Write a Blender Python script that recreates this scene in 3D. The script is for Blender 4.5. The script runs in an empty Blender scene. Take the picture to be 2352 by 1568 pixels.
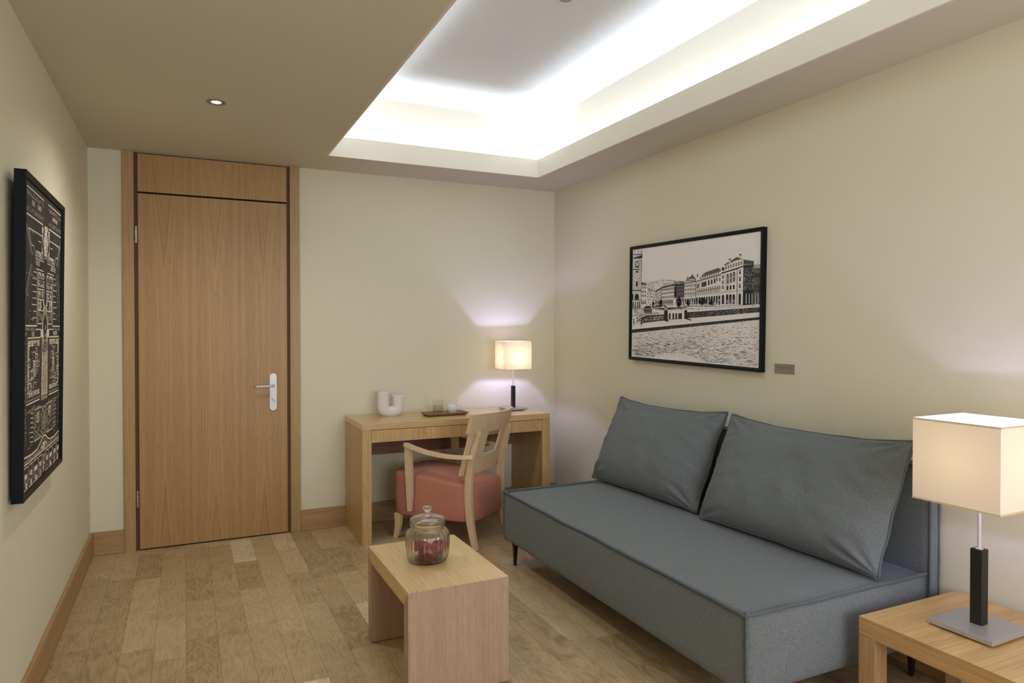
import bpy, bmesh, math, random
from mathutils import Vector, Matrix, noise
S = bpy.context.scene
C = bpy.context.collection
PI = math.pi

# ---------------------------------------------------------------- camera
cam = bpy.data.cameras.new('camera'); co = bpy.data.objects.new('camera', cam); C.objects.link(co)
FPX = 1586.2
cam.sensor_width = 36; cam.lens = 36*FPX/2352; cam.sensor_fit = 'HORIZONTAL'
cam.shift_y = -10.34/2352
yaw, pit, roll = math.radians(25.313), math.radians(-.6876), math.radians(-.0273)
F = Vector((math.sin(yaw)*math.cos(pit), math.cos(yaw)*math.cos(pit), math.sin(pit)))
Rr = Vector((math.cos(yaw), -math.sin(yaw), 0)); Uu = Rr.cross(F)
R2 = Rr*math.cos(roll)+Uu*math.sin(roll); U2 = -Rr*math.sin(roll)+Uu*math.cos(roll)
M = Matrix(((R2.x, U2.x, -F.x), (R2.y, U2.y, -F.y), (R2.z, U2.z, -F.z)))
co.matrix_world = Matrix.Translation((-2.6007, -4.7255, 1.3379)) @ M.to_4x4()
cam.clip_start = .05
S.camera = co

# ---------------------------------------------------------------- world, exposure, large lights
S.view_settings.view_transform = 'Standard'; S.view_settings.look = 'None'
S.view_settings.gamma = 1; S.view_settings.use_curve_mapping = False
S.view_settings.exposure = 0.5
w = bpy.data.worlds.new('dusk'); S.world = w; w.use_nodes = True
w.node_tree.nodes['Background'].inputs[0].default_value = (.35, .45, .7, 1)
w.node_tree.nodes['Background'].inputs[1].default_value = .25

def area(name, loc, rot, sx, sy, power, col, spread=PI):
    l = bpy.data.lights.new(name, 'AREA'); l.shape = 'RECTANGLE'; l.size = sx; l.size_y = sy
    l.energy = power; l.color = col; l.spread = spread
    o = bpy.data.objects.new(name, l); C.objects.link(o); o.location = loc; o.rotation_euler = rot
    return o

# room and coffer dimensions
W, H, YB = 3.113, 2.40, -6.2
CX0, CX1, CY1, CY0 = -1.801, -.355, -.404, -4.25     # coffer opening
G, HL, HC = .123, .124, .436                          # trough width, lip height, coffer height
COVE = (.76, .87, 1.0)
PW = 4.4                                              # watts per metre of cove strip
xm, ym = (CX0+CX1)/2, (CY0+CY1)/2
lx, ly = CX1-CX0+.12, CY1-CY0+.12
ZT = H+.07
TI = math.radians(50)                                 # strips lean in towards the middle of the coffer
for nm, loc, sx, sy, UP in (('cove_light_back', (xm, CY1+.062, ZT), lx, .035, (PI+TI, 0, 0)), ('cove_light_front', (xm, CY0-.062, ZT), lx, .035, (PI-TI, 0, 0)),
                        ('cove_light_left', (CX0-.062, ym, ZT), .035, ly, (PI, TI, 0)), ('cove_light_right', (CX1+.062, ym, ZT), .035, ly, (PI, -TI, 0))):
    area(nm, loc, UP, sx, sy, PW*max(sx, sy), COVE)
# cool fill light added behind the camera, set in a made-up window
area('camera_side_fill', (-1.35, YB-.02, 1.35), (math.radians(90), 0, 0), 2.2, 1.7, 56, (.86, .88, 1.0))

# ---------------------------------------------------------------- node helpers
class NT:
    def __init__(s, name):
        s.m = bpy.data.materials.new(name); s.m.use_nodes = True; s.t = s.m.node_tree
        s.b = s.t.nodes['Principled BSDF']; s.out = s.t.nodes['Material Output']
    def n(s, typ, **kw):
        nd = s.t.nodes.new(typ)
        for k, v in kw.items():
            if k.startswith('i_'):
                key = k[2:]; key = int(key) if key.isdigit() else key.replace('_', ' ')
                s.put(nd.inputs[key], v)
            else: setattr(nd, k, v)
        return nd
    def put(s, sock, v):
        if isinstance(v, bpy.types.NodeSocket): s.t.links.new(v, sock)
        elif isinstance(v, bpy.types.Node): s.t.links.new(v.outputs[0], sock)
        else: sock.default_value = v
    def math(s, op, a, b=0., c=None):
        nd = s.t.nodes.new('ShaderNodeMath'); nd.operation = op
        s.put(nd.inputs[0], a); s.put(nd.inputs[1], b)
        if c is not None: s.put(nd.inputs[2], c)
        return nd.outputs[0]
    def mix(s, f, a, b, mode='MIX'):
        nd = s.t.nodes.new('ShaderNodeMix'); nd.data_type = 'RGBA'; nd.blend_type = mode
        s.put(nd.inputs[0], f); s.put(nd.inputs[6], a); s.put(nd.inputs[7], b)
        return nd.outputs[2]
    def ramp(s, f, stops):
        nd = s.t.nodes.new('ShaderNodeValToRGB'); s.put(nd.inputs[0], f)
        e = nd.color_ramp.elements
        while len(e) < len(stops): e.new(.5)
        for x, (p, c) in zip(e, stops): x.position = p; x.color = c
        return nd.outputs[0]
    def bump(s, h, st, d=.001):
        nd = s.n('ShaderNodeBump', i_Strength=st, i_Distance=d, i_Height=h)
        s.put(s.b.inputs['Normal'], nd)
def c8(r, g, b):
    f = lambda v: (v/255/12.92) if v/255 <= .04045 else ((v/255+.055)/1.055)**2.4
    return (f(r), f(g), f(b), 1)

def plain(name, col, rough=.5, metal=0., spec=.5, bump=0., bscale=300, var=0.):
    t = NT(name); t.put(t.b.inputs['Roughness'], rough); t.b.inputs['Metallic'].default_value = metal
    t.b.inputs['Specular IOR Level'].default_value = spec
    tc = t.n('ShaderNodeTexCoord'); ns = t.n('ShaderNodeTexNoise', i_Vector=tc.outputs['Object'], i_Scale=float(bscale), i_Detail=3.)
    dk = tuple(c*(1-var) for c in col[:3])+(1,)
    t.put(t.b.inputs['Base Color'], t.mix(ns.outputs[0], dk, col))
    if bump: t.bump(ns.outputs[0], bump)
    return t.m

def wood(name, light, dark, axis='z', rough=.38, fine=1., figure=1., coat=.0):
    """oak veneer, the grain along one object axis"""
    t = NT(name); tc = t.n('ShaderNodeTexCoord')
    k = {'x': (.045, 1, 1), 'y': (1, .045, 1), 'z': (1, 1, .045)}[axis]
    mp = t.n('ShaderNodeMapping', i_Vector=tc.outputs['Object'], i_Scale=k)
    wv = t.n('ShaderNodeTexNoise', i_Vector=mp, i_Scale=14., i_Detail=2.)
    f1 = t.n('ShaderNodeTexNoise', i_Vector=mp, i_Scale=170.*fine, i_Detail=4., i_Roughness=.65)
    k2 = tuple(v if v == 1 else .005 for v in k)
    mp2 = t.n('ShaderNodeMapping', i_Vector=tc.outputs['Object'], i_Scale=k2)
    f2 = t.n('ShaderNodeTexNoise', i_Vector=mp2, i_Scale=110.*fine, i_Detail=4., i_Roughness=.6)
    a = t.math('MULTIPLY_ADD', f1.outputs[0], .5, t.math('MULTIPLY_ADD', f2.outputs[0], .35, t.math('MULTIPLY', wv.outputs[0], .25*figure)))
    mid = tuple((x+y)/2 for x, y in zip(light, dark))
    col = t.ramp(a, [(.36, dark), (.5, mid), (.66, light)])
    t.put(t.b.inputs['Base Color'], col); t.put(t.b.inputs['Roughness'], rough)
    t.b.inputs['Coat Weight'].default_value = coat; t.b.inputs['Coat Roughness'].default_value = .15
    t.bump(f1.outputs[0], .08, .0006)
    return t.m

def cathedral(name, light, dark):
    """three book-matched leaves of crown-cut oak, grain vertical"""
    t = NT(name); tc = t.n('ShaderNodeTexCoord')
    sp = t.n('ShaderNodeSeparateXYZ', i_Vector=tc.outputs['Object'])
    x, z = sp.outputs[0], sp.outputs[2]
    lo = t.n('ShaderNodeTexNoise', i_Vector=t.n('ShaderNodeMapping', i_Vector=tc.outputs['Object'], i_Scale=(2., 2., .35)), i_Scale=1.5, i_Detail=2.)
    u = t.math('PINGPONG', t.math('ADD', x, 5*.286), .143)          # folded across each leaf
    u = t.math('SUBTRACT', .143, u)
    zz = t.math('SUBTRACT', z, 1.02)
    bow = t.math('MULTIPLY', t.math('MULTIPLY', t.math('POWER', t.math('ABSOLUTE', zz), 3.5), -.07), t.math('POWER', t.math('SUBTRACT', 1., t.math('DIVIDE', u, .1431)), 1.6))
    g = t.math('ADD', u, bow)
    g = t.math('ADD', g, t.math('MULTIPLY', lo.outputs[0], .03))
    r1 = t.n('ShaderNodeTexNoise', noise_dimensions='1D', i_W=g, i_Scale=150., i_Detail=2.5, i_Roughness=.6)
    r2 = t.n('ShaderNodeTexNoise', noise_dimensions='1D', i_W=g, i_Scale=34., i_Detail=1.)
    f1 = t.n('ShaderNodeTexNoise', i_Vector=t.n('ShaderNodeMapping', i_Vector=tc.outputs['Object'], i_Scale=(1, 1, .03)), i_Scale=260., i_Detail=4., i_Roughness=.65)
    a = t.math('MULTIPLY_ADD', r1.outputs[0], .34, t.math('MULTIPLY_ADD', r2.outputs[0], .22, t.math('MULTIPLY_ADD', f1.outputs[0], .34, t.math('MULTIPLY', lo.outputs[0], .10))))
    mid = tuple((p+q)/2 for p, q in zip(light, dark))
    ku = t.math('MULTIPLY', t.math('SUBTRACT', u, .037), 2.2); kz = t.math('SUBTRACT', z, .625)
    kd = t.math('SQRT', t.math('ADD', t.math('MULTIPLY', ku, ku), t.math('MULTIPLY', kz, kz)))
    knot = t.math('MULTIPLY', t.math('LESS_THAN', kd, .007), .45)     # small pin knots, mirrored in each leaf
    t.put(t.b.inputs['Base Color'], t.mix(knot, t.ramp(a, [(.36, dark), (.5, mid), (.64, light)]), c8(84, 56, 30)))
    t.put(t.b.inputs['Roughness'], .42); t.bump(f1.outputs[0], .06, .0005)
    return t.m

def floor_mat():
    t = NT('oak_parquet'); tc = t.n('ShaderNodeTexCoord'); sp = t.n('ShaderNodeSeparateXYZ', i_Vector=tc.outputs['Object'])
    x, y = sp.outputs[0], sp.outputs[1]
    u = t.math('DIVIDE', t.math('ADD', x, 2.48), .1235); row = t.math('FLOOR', u); fu = t.math('FRACT', u)
    r1 = t.n('ShaderNodeTexWhiteNoise', noise_dimensions='1D', i_W=row)
    v = t.math('ADD', t.math('DIVIDE', y, .457), t.math('MULTIPLY', r1.outputs[0], 7.3)); cell = t.math('FLOOR', v); fv = t.math('FRACT', v)
    idv = t.n('ShaderNodeCombineXYZ', i_X=row, i_Y=cell)
    rn = t.n('ShaderNodeTexWhiteNoise', noise_dimensions='3D', i_Vector=idv)
    rs = t.n('ShaderNodeSeparateColor', i_Color=rn.outputs['Color'])
    # grain: stretched along the board, each board its own piece of the noise
    off = t.n('ShaderNodeVectorMath', operation='SCALE', i_0=rn.outputs['Color'], i_Scale=37.)
    pos = t.n('ShaderNodeVectorMath', operation='ADD', i_0=tc.outputs['Object'], i_1=off.outputs[0])
    m1 = t.n('ShaderNodeMapping', i_Vector=pos, i_Scale=(1, .28, 1))
    fig = t.n('ShaderNodeTexNoise', i_Vector=m1, i_Scale=7., i_Detail=2.5, i_Distortion=.5)
    ring = t.math('SINE', t.math('MULTIPLY', fig.outputs[0], t.math('MULTIPLY_ADD', rs.outputs[1], 90., 60.)))
    m2 = t.n('ShaderNodeMapping', i_Vector=pos, i_Scale=(1, .05, 1))
    fine = t.n('ShaderNodeTexNoise', i_Vector=m2, i_Scale=200., i_Detail=4., i_Roughness=.7)
    blot = t.n('ShaderNodeTexNoise', i_Vector=tc.outputs['Object'], i_Scale=9., i_Detail=6., i_Roughness=.65)
    dirt = t.n('ShaderNodeTexNoise', i_Vector=t.n('ShaderNodeMapping', i_Vector=pos, i_Scale=(3, .8, 1)), i_Scale=26., i_Detail=5., i_Roughness=.75)
    tone = t.math('MULTIPLY_ADD', rs.outputs[0], .20, t.math('MULTIPLY_ADD', t.math('GREATER_THAN', rs.outputs[2], .95), .22, .05))
    a = t.math('MULTIPLY_ADD', ring, .045, t.math('MULTIPLY_ADD', fine.outputs[0], .42, t.math('MULTIPLY_ADD', blot.outputs[0], .38, tone)))
    col = t.ramp(a, [(.32, c8(138, 114, 82)), (.50, c8(180, 154, 114)), (.70, c8(204, 180, 140)), (.95, c8(236, 222, 190))])
    dk = t.math('MULTIPLY', t.math('SUBTRACT', dirt.outputs[0], .6), 5.); dk = t.n('ShaderNodeClamp', i_Value=dk)
    col = t.mix(t.math('MULTIPLY', dk, .55), col, c8(84, 70, 56))
    eu = t.math('MULTIPLY', t.math('MINIMUM', fu, t.math('SUBTRACT', 1., fu)), .1235)
    ev = t.math('MULTIPLY', t.math('MINIMUM', fv, t.math('SUBTRACT', 1., fv)), .457)
    e = t.math('MINIMUM', eu, ev)
    seam = t.math('LESS_THAN', e, .0009)
    col = t.mix(t.math('MULTIPLY', seam, .6), col, c8(74, 58, 42))
    t.put(t.b.inputs['Base Color'], col)
    t.put(t.b.inputs['Roughness'], t.math('MULTIPLY_ADD', blot.outputs[0], .25, .30))
    t.bump(t.math('SUBTRACT', fine.outputs[0], t.math('MULTIPLY', seam, 2.)), .12, .0008)
    return t.m

def fabric(name, c1, c2, scale=900., rough=.95, twill=0., bump=.35):
    t = NT(name); tc = t.n('ShaderNodeTexCoord')
    ns = t.n('ShaderNodeTexNoise', i_Vector=tc.outputs['Object'], i_Scale=scale*.55, i_Detail=3., i_Roughness=.8)
    st = t.n('ShaderNodeTexNoise', i_Vector=t.n('ShaderNodeMapping', i_Vector=tc.outputs['Object'], i_Scale=(1, 1, .3)), i_Scale=scale*.35, i_Detail=2.)
    f = t.math('MULTIPLY_ADD', ns.outputs[0], .84, t.math('MULTIPLY', st.outputs[0], .16))
    if twill:
        sp = t.n('ShaderNodeSeparateXYZ', i_Vector=tc.outputs['Object'])
        q = t.math('SINE', t.math('MULTIPLY', t.math('ADD', t.math('ADD', sp.outputs[0], sp.outputs[1]), sp.outputs[2]), 2100.))
        f = t.math('MULTIPLY_ADD', q, twill, f)
    t.put(t.b.inputs['Base Color'], t.ramp(f, [(.40, c1), (.60, c2)]))
    t.put(t.b.inputs['Roughness'], rough); t.b.inputs['Specular IOR Level'].default_value = .15
    t.b.inputs['Sheen Weight'].default_value = .12; t.b.inputs['Sheen Roughness'].default_value = .5
    t.bump(f, bump, .0012)
    return t.m

def emis(name, col, st):
    t = NT(name); t.b.inputs['Base Color'].default_value = (*col, 1)
    t.b.inputs['Emission Color'].default_value = (*col, 1); t.b.inputs['Emission Strength'].default_value = st
    return t.m

def cloth_shade(name, col, tr_=.3):
    t = NT(name); tc = t.n('ShaderNodeTexCoord')
    ns = t.n('ShaderNodeTexNoise', i_Vector=t.n('ShaderNodeMapping', i_Vector=tc.outputs['Object'], i_Scale=(1, 1, .12)), i_Scale=700., i_Detail=2.)
    c = t.mix(ns.outputs[0], tuple(v*.9 for v in col[:3])+(1,), col)
    d = t.n('ShaderNodeBsdfDiffuse', i_Color=(.88, .80, .70, 1)); tr = t.n('ShaderNodeBsdfTranslucent', i_Color=c)
    mx = t.n('ShaderNodeMixShader', i_0=tr_, i_1=d, i_2=tr); t.put(t.out.inputs[0], mx)
    return t.m

def glass(name, tint=(1, 1, 1, 1), clear=.35, rough=.0):
    t = NT(name)
    g = t.n('ShaderNodeBsdfGlass', i_Color=tint, i_Roughness=rough, i_IOR=1.47); tr = t.n('ShaderNodeBsdfTransparent', i_Color=tint)
    mx = t.n('ShaderNodeMixShader', i_0=clear, i_1=g, i_2=tr); t.put(t.out.inputs[0], mx)
    return t.m

WALLC = c8(226, 219, 192)
def wall_mat(name, col):
    t = NT(name); tc = t.n('ShaderNodeTexCoord')
    ns = t.n('ShaderNodeTexNoise', i_Vector=tc.outputs['Object'], i_Scale=180., i_Detail=4.)
    n2 = t.n('ShaderNodeTexNoise', i_Vector=tc.outputs['Object'], i_Scale=1.3, i_Detail=3.)
    dk = tuple(v*.955 for v in col[:3])+(1,)
    t.put(t.b.inputs['Base Color'], t.mix(n2.outputs[0], dk, col)); t.put(t.b.inputs['Roughness'], .8)
    t.b.inputs['Specular IOR Level'].default_value = .25
    t.bump(ns.outputs[0], .12, .001)
    return t.m

MW = wall_mat('cream_wall_paint', WALLC); MC = wall_mat('ceiling_paint', c8(212, 204, 182)); MLIP = wall_mat('lip_paint', c8(232, 224, 206)); MS = wall_mat('coffer_side_paint', c8(204, 197, 184)); MV = wall_mat('coffer_paint', c8(222, 224, 228))
OAK_L, OAK_D = c8(206, 168, 112), c8(158, 116, 66)
M_sleg = wood('side_table_leg_oak', c8(188, 154, 110), c8(148, 114, 74), 'z', .42)
M_desk = wood('desk_oak', c8(216, 185, 128), c8(178, 142, 88), 'x', .3, 1., 1., .15)
M_deskz = wood('desk_oak_upright', c8(208, 174, 118), c8(166, 128, 76), 'z', .36)
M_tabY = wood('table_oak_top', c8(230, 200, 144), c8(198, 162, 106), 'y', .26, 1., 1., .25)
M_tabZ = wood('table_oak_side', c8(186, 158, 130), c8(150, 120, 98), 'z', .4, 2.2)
M_sideX = wood('side_table_oak_top', c8(216, 180, 120), c8(168, 128, 74), 'x', .34, 1., 1.1, .1)
M_door = cathedral('door_oak_veneer', c8(192, 154, 98), c8(150, 112, 62))
M_jamb = wood('jamb_oak', c8(184, 153, 100), c8(150, 119, 70), 'z', .45)
M_bbx = wood('skirting_oak', c8(182, 148, 102), c8(150, 116, 74), 'x', .45)
M_bby = wood('skirting_oak_long', c8(184, 148, 100), c8(148, 114, 70), 'y', .45)
M_beech = wood('chair_beech', c8(226, 200, 162), c8(206, 176, 134), 'z', .42, 1.2, .5)
M_walnut = wood('tray_wood', c8(156, 122, 82), c8(110, 82, 50), 'x', .45)
M_gap = plain('dark_rebate', c8(96, 66, 44), .7)
M_black = plain('black_gap', c8(8, 8, 8), .9)
M_floor = floor_mat()
M_sofa = fabric('sofa_wool', c8(83, 89, 89), c8(134, 140, 139), 900., twill=.06)
M_sofap = fabric('sofa_piping', c8(68, 75, 77), c8(112, 119, 120), 900.)
M_red = fabric('salmon_upholstery', c8(172, 112, 92), c8(198, 136, 112), 1200., bump=.12)
M_frameK = plain('black_frame_lacquer', c8(8, 17, 22), .42, 0, .22, .03, 90, .15)
M_alu = plain('satin_aluminium', c8(186, 184, 182), .42, .55, .5, .02, 900, .05)
M_alul = plain('light_satin_metal', c8(214, 208, 208), .4, .35, .5, .02, 500, .05)
M_steel = plain('hinge_steel', c8(170, 165, 155), .3, .9)
M_wenge = plain('black_stained_wood', c8(24, 22, 20), .45, 0, .5, .05, 120, .3)
M_legm = plain('dark_metal_leg', c8(66, 62, 56), .35, .8)
M_white = plain('white_glazed_ceramic', c8(232, 230, 228), .25)
M_vase = plain('matt_white_ceramic', c8(228, 220, 214), .75, 0, .3, .05, 400, .02)
M_plaque = plain('grey_plaque', c8(150, 142, 126), .5, .2)
M_ink = plain('black_ink', c8(38, 44, 46), .8)
M_inkg = plain('grey_ink', c8(120, 118, 112), .8)
M_paper = plain('pale_print_paper', c8(244, 238, 230), .75, 0, .3, 0, 40, .02)
M_mapd = plain('charcoal_map_sheet', c8(52, 50, 50), .7, 0, .3)
M_mapl = plain('beige_map_ink', c8(232, 220, 196), .8)
M_mapm = plain('dull_beige_map_ink', c8(160, 148, 128), .8)
M_mapg = plain('faint_map_ink', c8(84, 80, 76), .8)
M_glass = glass('clear_glass', clear=.12)
def thin_glass(name, tint, ior):
    t = NT(name); tr = t.n('ShaderNodeBsdfTransparent', i_Color=tint); gs = t.n('ShaderNodeBsdfGlossy', i_Roughness=.02)
    lw = t.n('ShaderNodeLayerWeight', i_Blend=.5); fr = t.math('MULTIPLY_ADD', t.math('POWER', lw.outputs[1], 3.5), ior, .03)
    t.put(t.out.inputs[0], t.n('ShaderNodeMixShader', i_0=fr, i_1=tr, i_2=gs)); return t.m
M_tumb = thin_glass('thin_clear_glass', (.98, .98, .97, 1), .5)
M_water = thin_glass('water', (.93, .93, .88, 1), .45)
M_apple = None
M_spring = plain('grey_cover_plate', c8(150, 150, 150), .6)
M_shadeA = cloth_shade('cream_lamp_cloth', (1, .79, .25, 1), .125)
M_shadeB = cloth_shade('peach_lamp_cloth', (1, .70, .16, 1), .12)
M_trimA = plain('shade_trim', c8(214, 196, 150), .85)
M_trimB = plain('pale_shade_trim', c8(246, 226, 176), .85)
M_rim = plain('downlight_rim', c8(150, 140, 124), .4, .3)

# ---------------------------------------------------------------- mesh helpers
def thing(name, label, cat, loc=(0, 0, 0), rz=0., group=None):
    o = bpy.data.objects.new(name, None); C.objects.link(o); o.empty_display_size = .05
    o.location = loc; o.rotation_euler = (0, 0, rz); o['label'] = label; o['category'] = cat
    if group: o['group'] = group
    return o
def tag(o, label, cat, group=None):
    o['label'] = label; o['category'] = cat
    if group: o['group'] = group
    return o
def obj(name, bm, mat, parent=None, bevel=0., smooth=False, seg=2, label=None, sub=0):
    me = bpy.data.meshes.new(name)
    bmesh.ops.remove_doubles(bm, verts=bm.verts, dist=1e-6)
    bmesh.ops.recalc_face_normals(bm, faces=bm.faces)
    bm.to_mesh(me); bm.free()
    for m in (mat if isinstance(mat, (list, tuple)) else [mat]): me.materials.append(m)
    o = bpy.data.objects.new(name, me); C.objects.link(o)
    if parent: o.parent = parent
    if label: o['label'] = label
    if smooth:
        for p in me.polygons: p.use_smooth = True
    if bevel:
        b = o.modifiers.new('bevel', 'BEVEL'); b.width = bevel; b.segments = seg; b.limit_method = 'ANGLE'; b.angle_limit = math.radians(40)
    if sub:
        s_ = o.modifiers.new('sub', 'SUBSURF'); s_.levels = sub; s_.render_levels = sub
    return o
def box(bm, x0, x1, y0, y1, z0, z1):
    v = [bm.verts.new(p) for p in ((x0, y0, z0), (x1, y0, z0), (x1, y1, z0), (x0, y1, z0), (x0, y0, z1), (x1, y0, z1), (x1, y1, z1), (x0, y1, z1))]
    for f in ((0, 3, 2, 1), (4, 5, 6, 7), (0, 1, 5, 4), (1, 2, 6, 5), (2, 3, 7, 6), (3, 0, 4, 7)): bm.faces.new([v[i] for i in f])
    return v
def B(*a):
    bm = bmesh.new(); box(bm, *a); return bm
def grid(bm, fn, nu, nv, closeu=False, closev=False):
    vs = [[bm.verts.new(fn(i/(nu if closeu else nu-1), j/(nv if closev else nv-1))) for j in range(nv)] for i in range(nu)]
    for i in range(nu if closeu else nu-1):
        for j in range(nv if closev else nv-1):
            a, b, c, d = vs[i][j], vs[(i+1) % nu][j], vs[(i+1) % nu][(j+1) % nv], vs[i][(j+1) % nv]
            try: bm.faces.new((a, b, c, d))
            except ValueError: pass
    return vs
def lathe(bm, prof, n=48, cx=0., cy=0., fl=0., nf=0, fz=None):
    """profile of (r, z); fl = depth of nf flutes, faded by fz(z)"""
    rows = []
    for r, z in prof:
        if r < 1e-6: rows.append([bm.verts.new((cx, cy, z))]*n); continue
        row = []
        for k in range(n):
            a = 2*PI*k/n; rr = r
            if nf: rr = r+fl*(fz(z) if fz else 1)*math.cos(nf*a)
            row.append(bm.verts.new((cx+rr*math.cos(a), cy+rr*math.sin(a), z)))
        rows.append(row)
    for p, q in zip(rows, rows[1:]):
        for k in range(n):
            k2 = (k+1) % n; vs = []
            for v in (p[k], p[k2], q[k2], q[k]):
                if v not in vs: vs.append(v)
            if len(vs) > 2: bm.faces.new(vs)
def tube(bm, pts, r, n=10, cap=True):
    pts = [Vector(p) for p in pts]; rs = r if isinstance(r, (list, tuple)) else [r]*len(pts)
    rows = []; ref = None
    for i, p in enumerate(pts):
        t = (pts[min(i+1, len(pts)-1)]-pts[max(i-1, 0)]).normalized()
        if ref is None: ref = t.orthogonal().normalized()
        ref = (ref-t*ref.dot(t)).normalized(); b = t.cross(ref)
        rows.append([bm.verts.new(p+(ref*math.cos(2*PI*k/n)+b*math.sin(2*PI*k/n))*rs[i]) for k in range(n)])
    for p, q in zip(rows, rows[1:]):
        for k in range(n): bm.faces.new((p[k], p[(k+1) % n], q[(k+1) % n], q[k]))
    if cap: bm.faces.new(rows[0][::-1]); bm.faces.new(rows[-1])
def bar(bm, pts, wdir, ws, ts):
    """rectangular section swept along pts; ws across wdir, ts across the third direction"""
    pts = [Vector(p) for p in pts]; wdir = Vector(wdir); rows = []
    for i, p in enumerate(pts):
        t = (pts[min(i+1, len(pts)-1)]-pts[max(i-1, 0)]).normalized()
        a = (wdir-t*wdir.dot(t)).normalized(); b = t.cross(a)
        w_ = ws[i] if isinstance(ws, (list, tuple)) else ws; h_ = ts[i] if isinstance(ts, (list, tuple)) else ts
        rows.append([bm.verts.new(p+a*sx*w_/2+b*sy*h_/2) for sx, sy in ((-1, -1), (1, -1), (1, 1), (-1, 1))])
    for p, q in zip(rows, rows[1:]):
        for k in range(4): bm.faces.new((p[k], p[(k+1) % 4], q[(k+1) % 4], q[k]))
    bm.faces.new(rows[0][::-1]); bm.faces.new(rows[-1])
def bars(bm, pts, wdir, ws, ts, n=8):
    """bar() along a smoothed path, section sizes interpolated between the control points"""
    q = smoothpts([(*p, 0) if False else p for p in pts], n); m = len(q)-1
    def it(a, i):
        x = i/m*(len(a)-1); k = min(int(x), len(a)-2); f = x-k; f = f*f*(3-2*f); return a[k]*(1-f)+a[k+1]*f
    bar(bm, q, wdir, [it(ws, i) for i in range(m+1)], [it(ts, i) for i in range(m+1)])
def smoothpts(pts, n):
    """Catmull-Rom through pts"""
    P = [Vector(p) for p in pts]; P = [2*P[0]-P[1]]+P+[2*P[-1]-P[-2]]; out = []
    for i in range(1, len(P)-2):
        for k in range(n):
            t = k/n; a, b, c, d = P[i-1:i+3]
            out.append(.5*((2*b)+(c-a)*t+(2*a-5*b+4*c-d)*t*t+(3*b-a-3*c+d)*t**3))
    out.append(P[-2]); return out
def struct(name, bm, mat, parent=None, **k):
    o = obj(name, bm, mat, parent, **k)
    if not parent: o['kind'] = 'structure'
    return o

# ---------------------------------------------------------------- room shell
T = .12
struct('floor', B(-W-T, T, YB-T, T, -.1, 0), M_floor)
struct('wall_left', B(-W-T, -W, YB-T, T, 0, 2.95), MW)
struct('wall_right', B(0, T, YB-T, T, 0, 2.95), MW)
struct('wall_back', B(-W, 0, 0, T, 0, 2.95), MW)
bm = bmesh.new()     # unseen wall behind the camera, its opening added for the fill light
box(bm, -W, -2.45, YB-T, YB, 0, 2.95); box(bm, -.25, 0, YB-T, YB, 0, 2.95)
box(bm, -2.45, -.25, YB-T, YB, 0, .5); box(bm, -2.45, -.25, YB-T, YB, 2.2, 2.95)
struct('wall_front', bm, MW)
bm = bmesh.new()
for a in ((-2.45, -2.40, .5, 2.2), (-.30, -.25, .5, 2.2), (-2.40, -.30, .5, .55), (-2.40, -.30, 2.15, 2.2), (-1.375, -1.325, .55, 2.15)):
    box(bm, a[0], a[1], YB-.01, YB+.03, a[2], a[3])
struct('added_window_1', bm, M_jamb)  # made-up window frame, added around the fill light
# ceiling: dropped border around the lit coffer, with a trough behind the lip
bm = bmesh.new()
box(bm, -W, CX0-G, YB, 0, H, H+.03); box(bm, CX1+G, 0, YB, 0, H, H+.03)
box(bm, CX0-G, CX1+G, CY1+G, 0, H, H+.03); box(bm, CX0-G, CX1+G, YB, CY0-G, H, H+.03)
LT = .012
def ring(bm, x0, x1, y0, y1, t, z0, z1):
    """rectangular ring, its inner face on x0..x1, y0..y1"""
    box(bm, x0-t, x0, y0-t, y1+t, z0, z1); box(bm, x1, x1+t, y0-t, y1+t, z0, z1)
    box(bm, x0, x1, y0-t, y0, z0, z1); box(bm, x0, x1, y1, y1+t, z0, z1)
ring(bm, CX0-LT, CX1+LT, CY0-LT, CY1+LT, G-LT, H, H+.03)
ceil_ = struct('ceiling', bm, MC)
bm = bmesh.new(); ring(bm, CX0, CX1, CY0, CY1, LT, H, H+HL)
struct('trim_1', bm, MLIP)                                   # upstand lip of the light trough
bm = bmesh.new(); ring(bm, CX0-G, CX1+G, CY0-G, CY1+G, G*.16, H+.03, H+HC)
struct('trim_2', bm, MS)                                   # coffer sides
bm = bmesh.new()
box(bm, CX0-G-.02, CX1+G+.02, CY0-G-.02, CY1+G+.02, H+HC, H+HC+.03)
struct('trim_3', bm, MV)                                   # coffer top

# baseboards
bb, bt = .138, .015
struct('baseboard_left', B(-W, -W+bt, YB, 0, 0, bb), M_bby, bevel=.003)
struct('baseboard_right', B(-bt, 0, YB, 0, 0, bb), M_bby, bevel=.003)
bm = bmesh.new(); box(bm, -W+bt, -2.936, -bt, 0, 0, bb); box(bm, -1.917, -bt, -bt, 0, 0, bb)
struct('baseboard_back', bm, M_bbx, bevel=.003)

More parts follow.
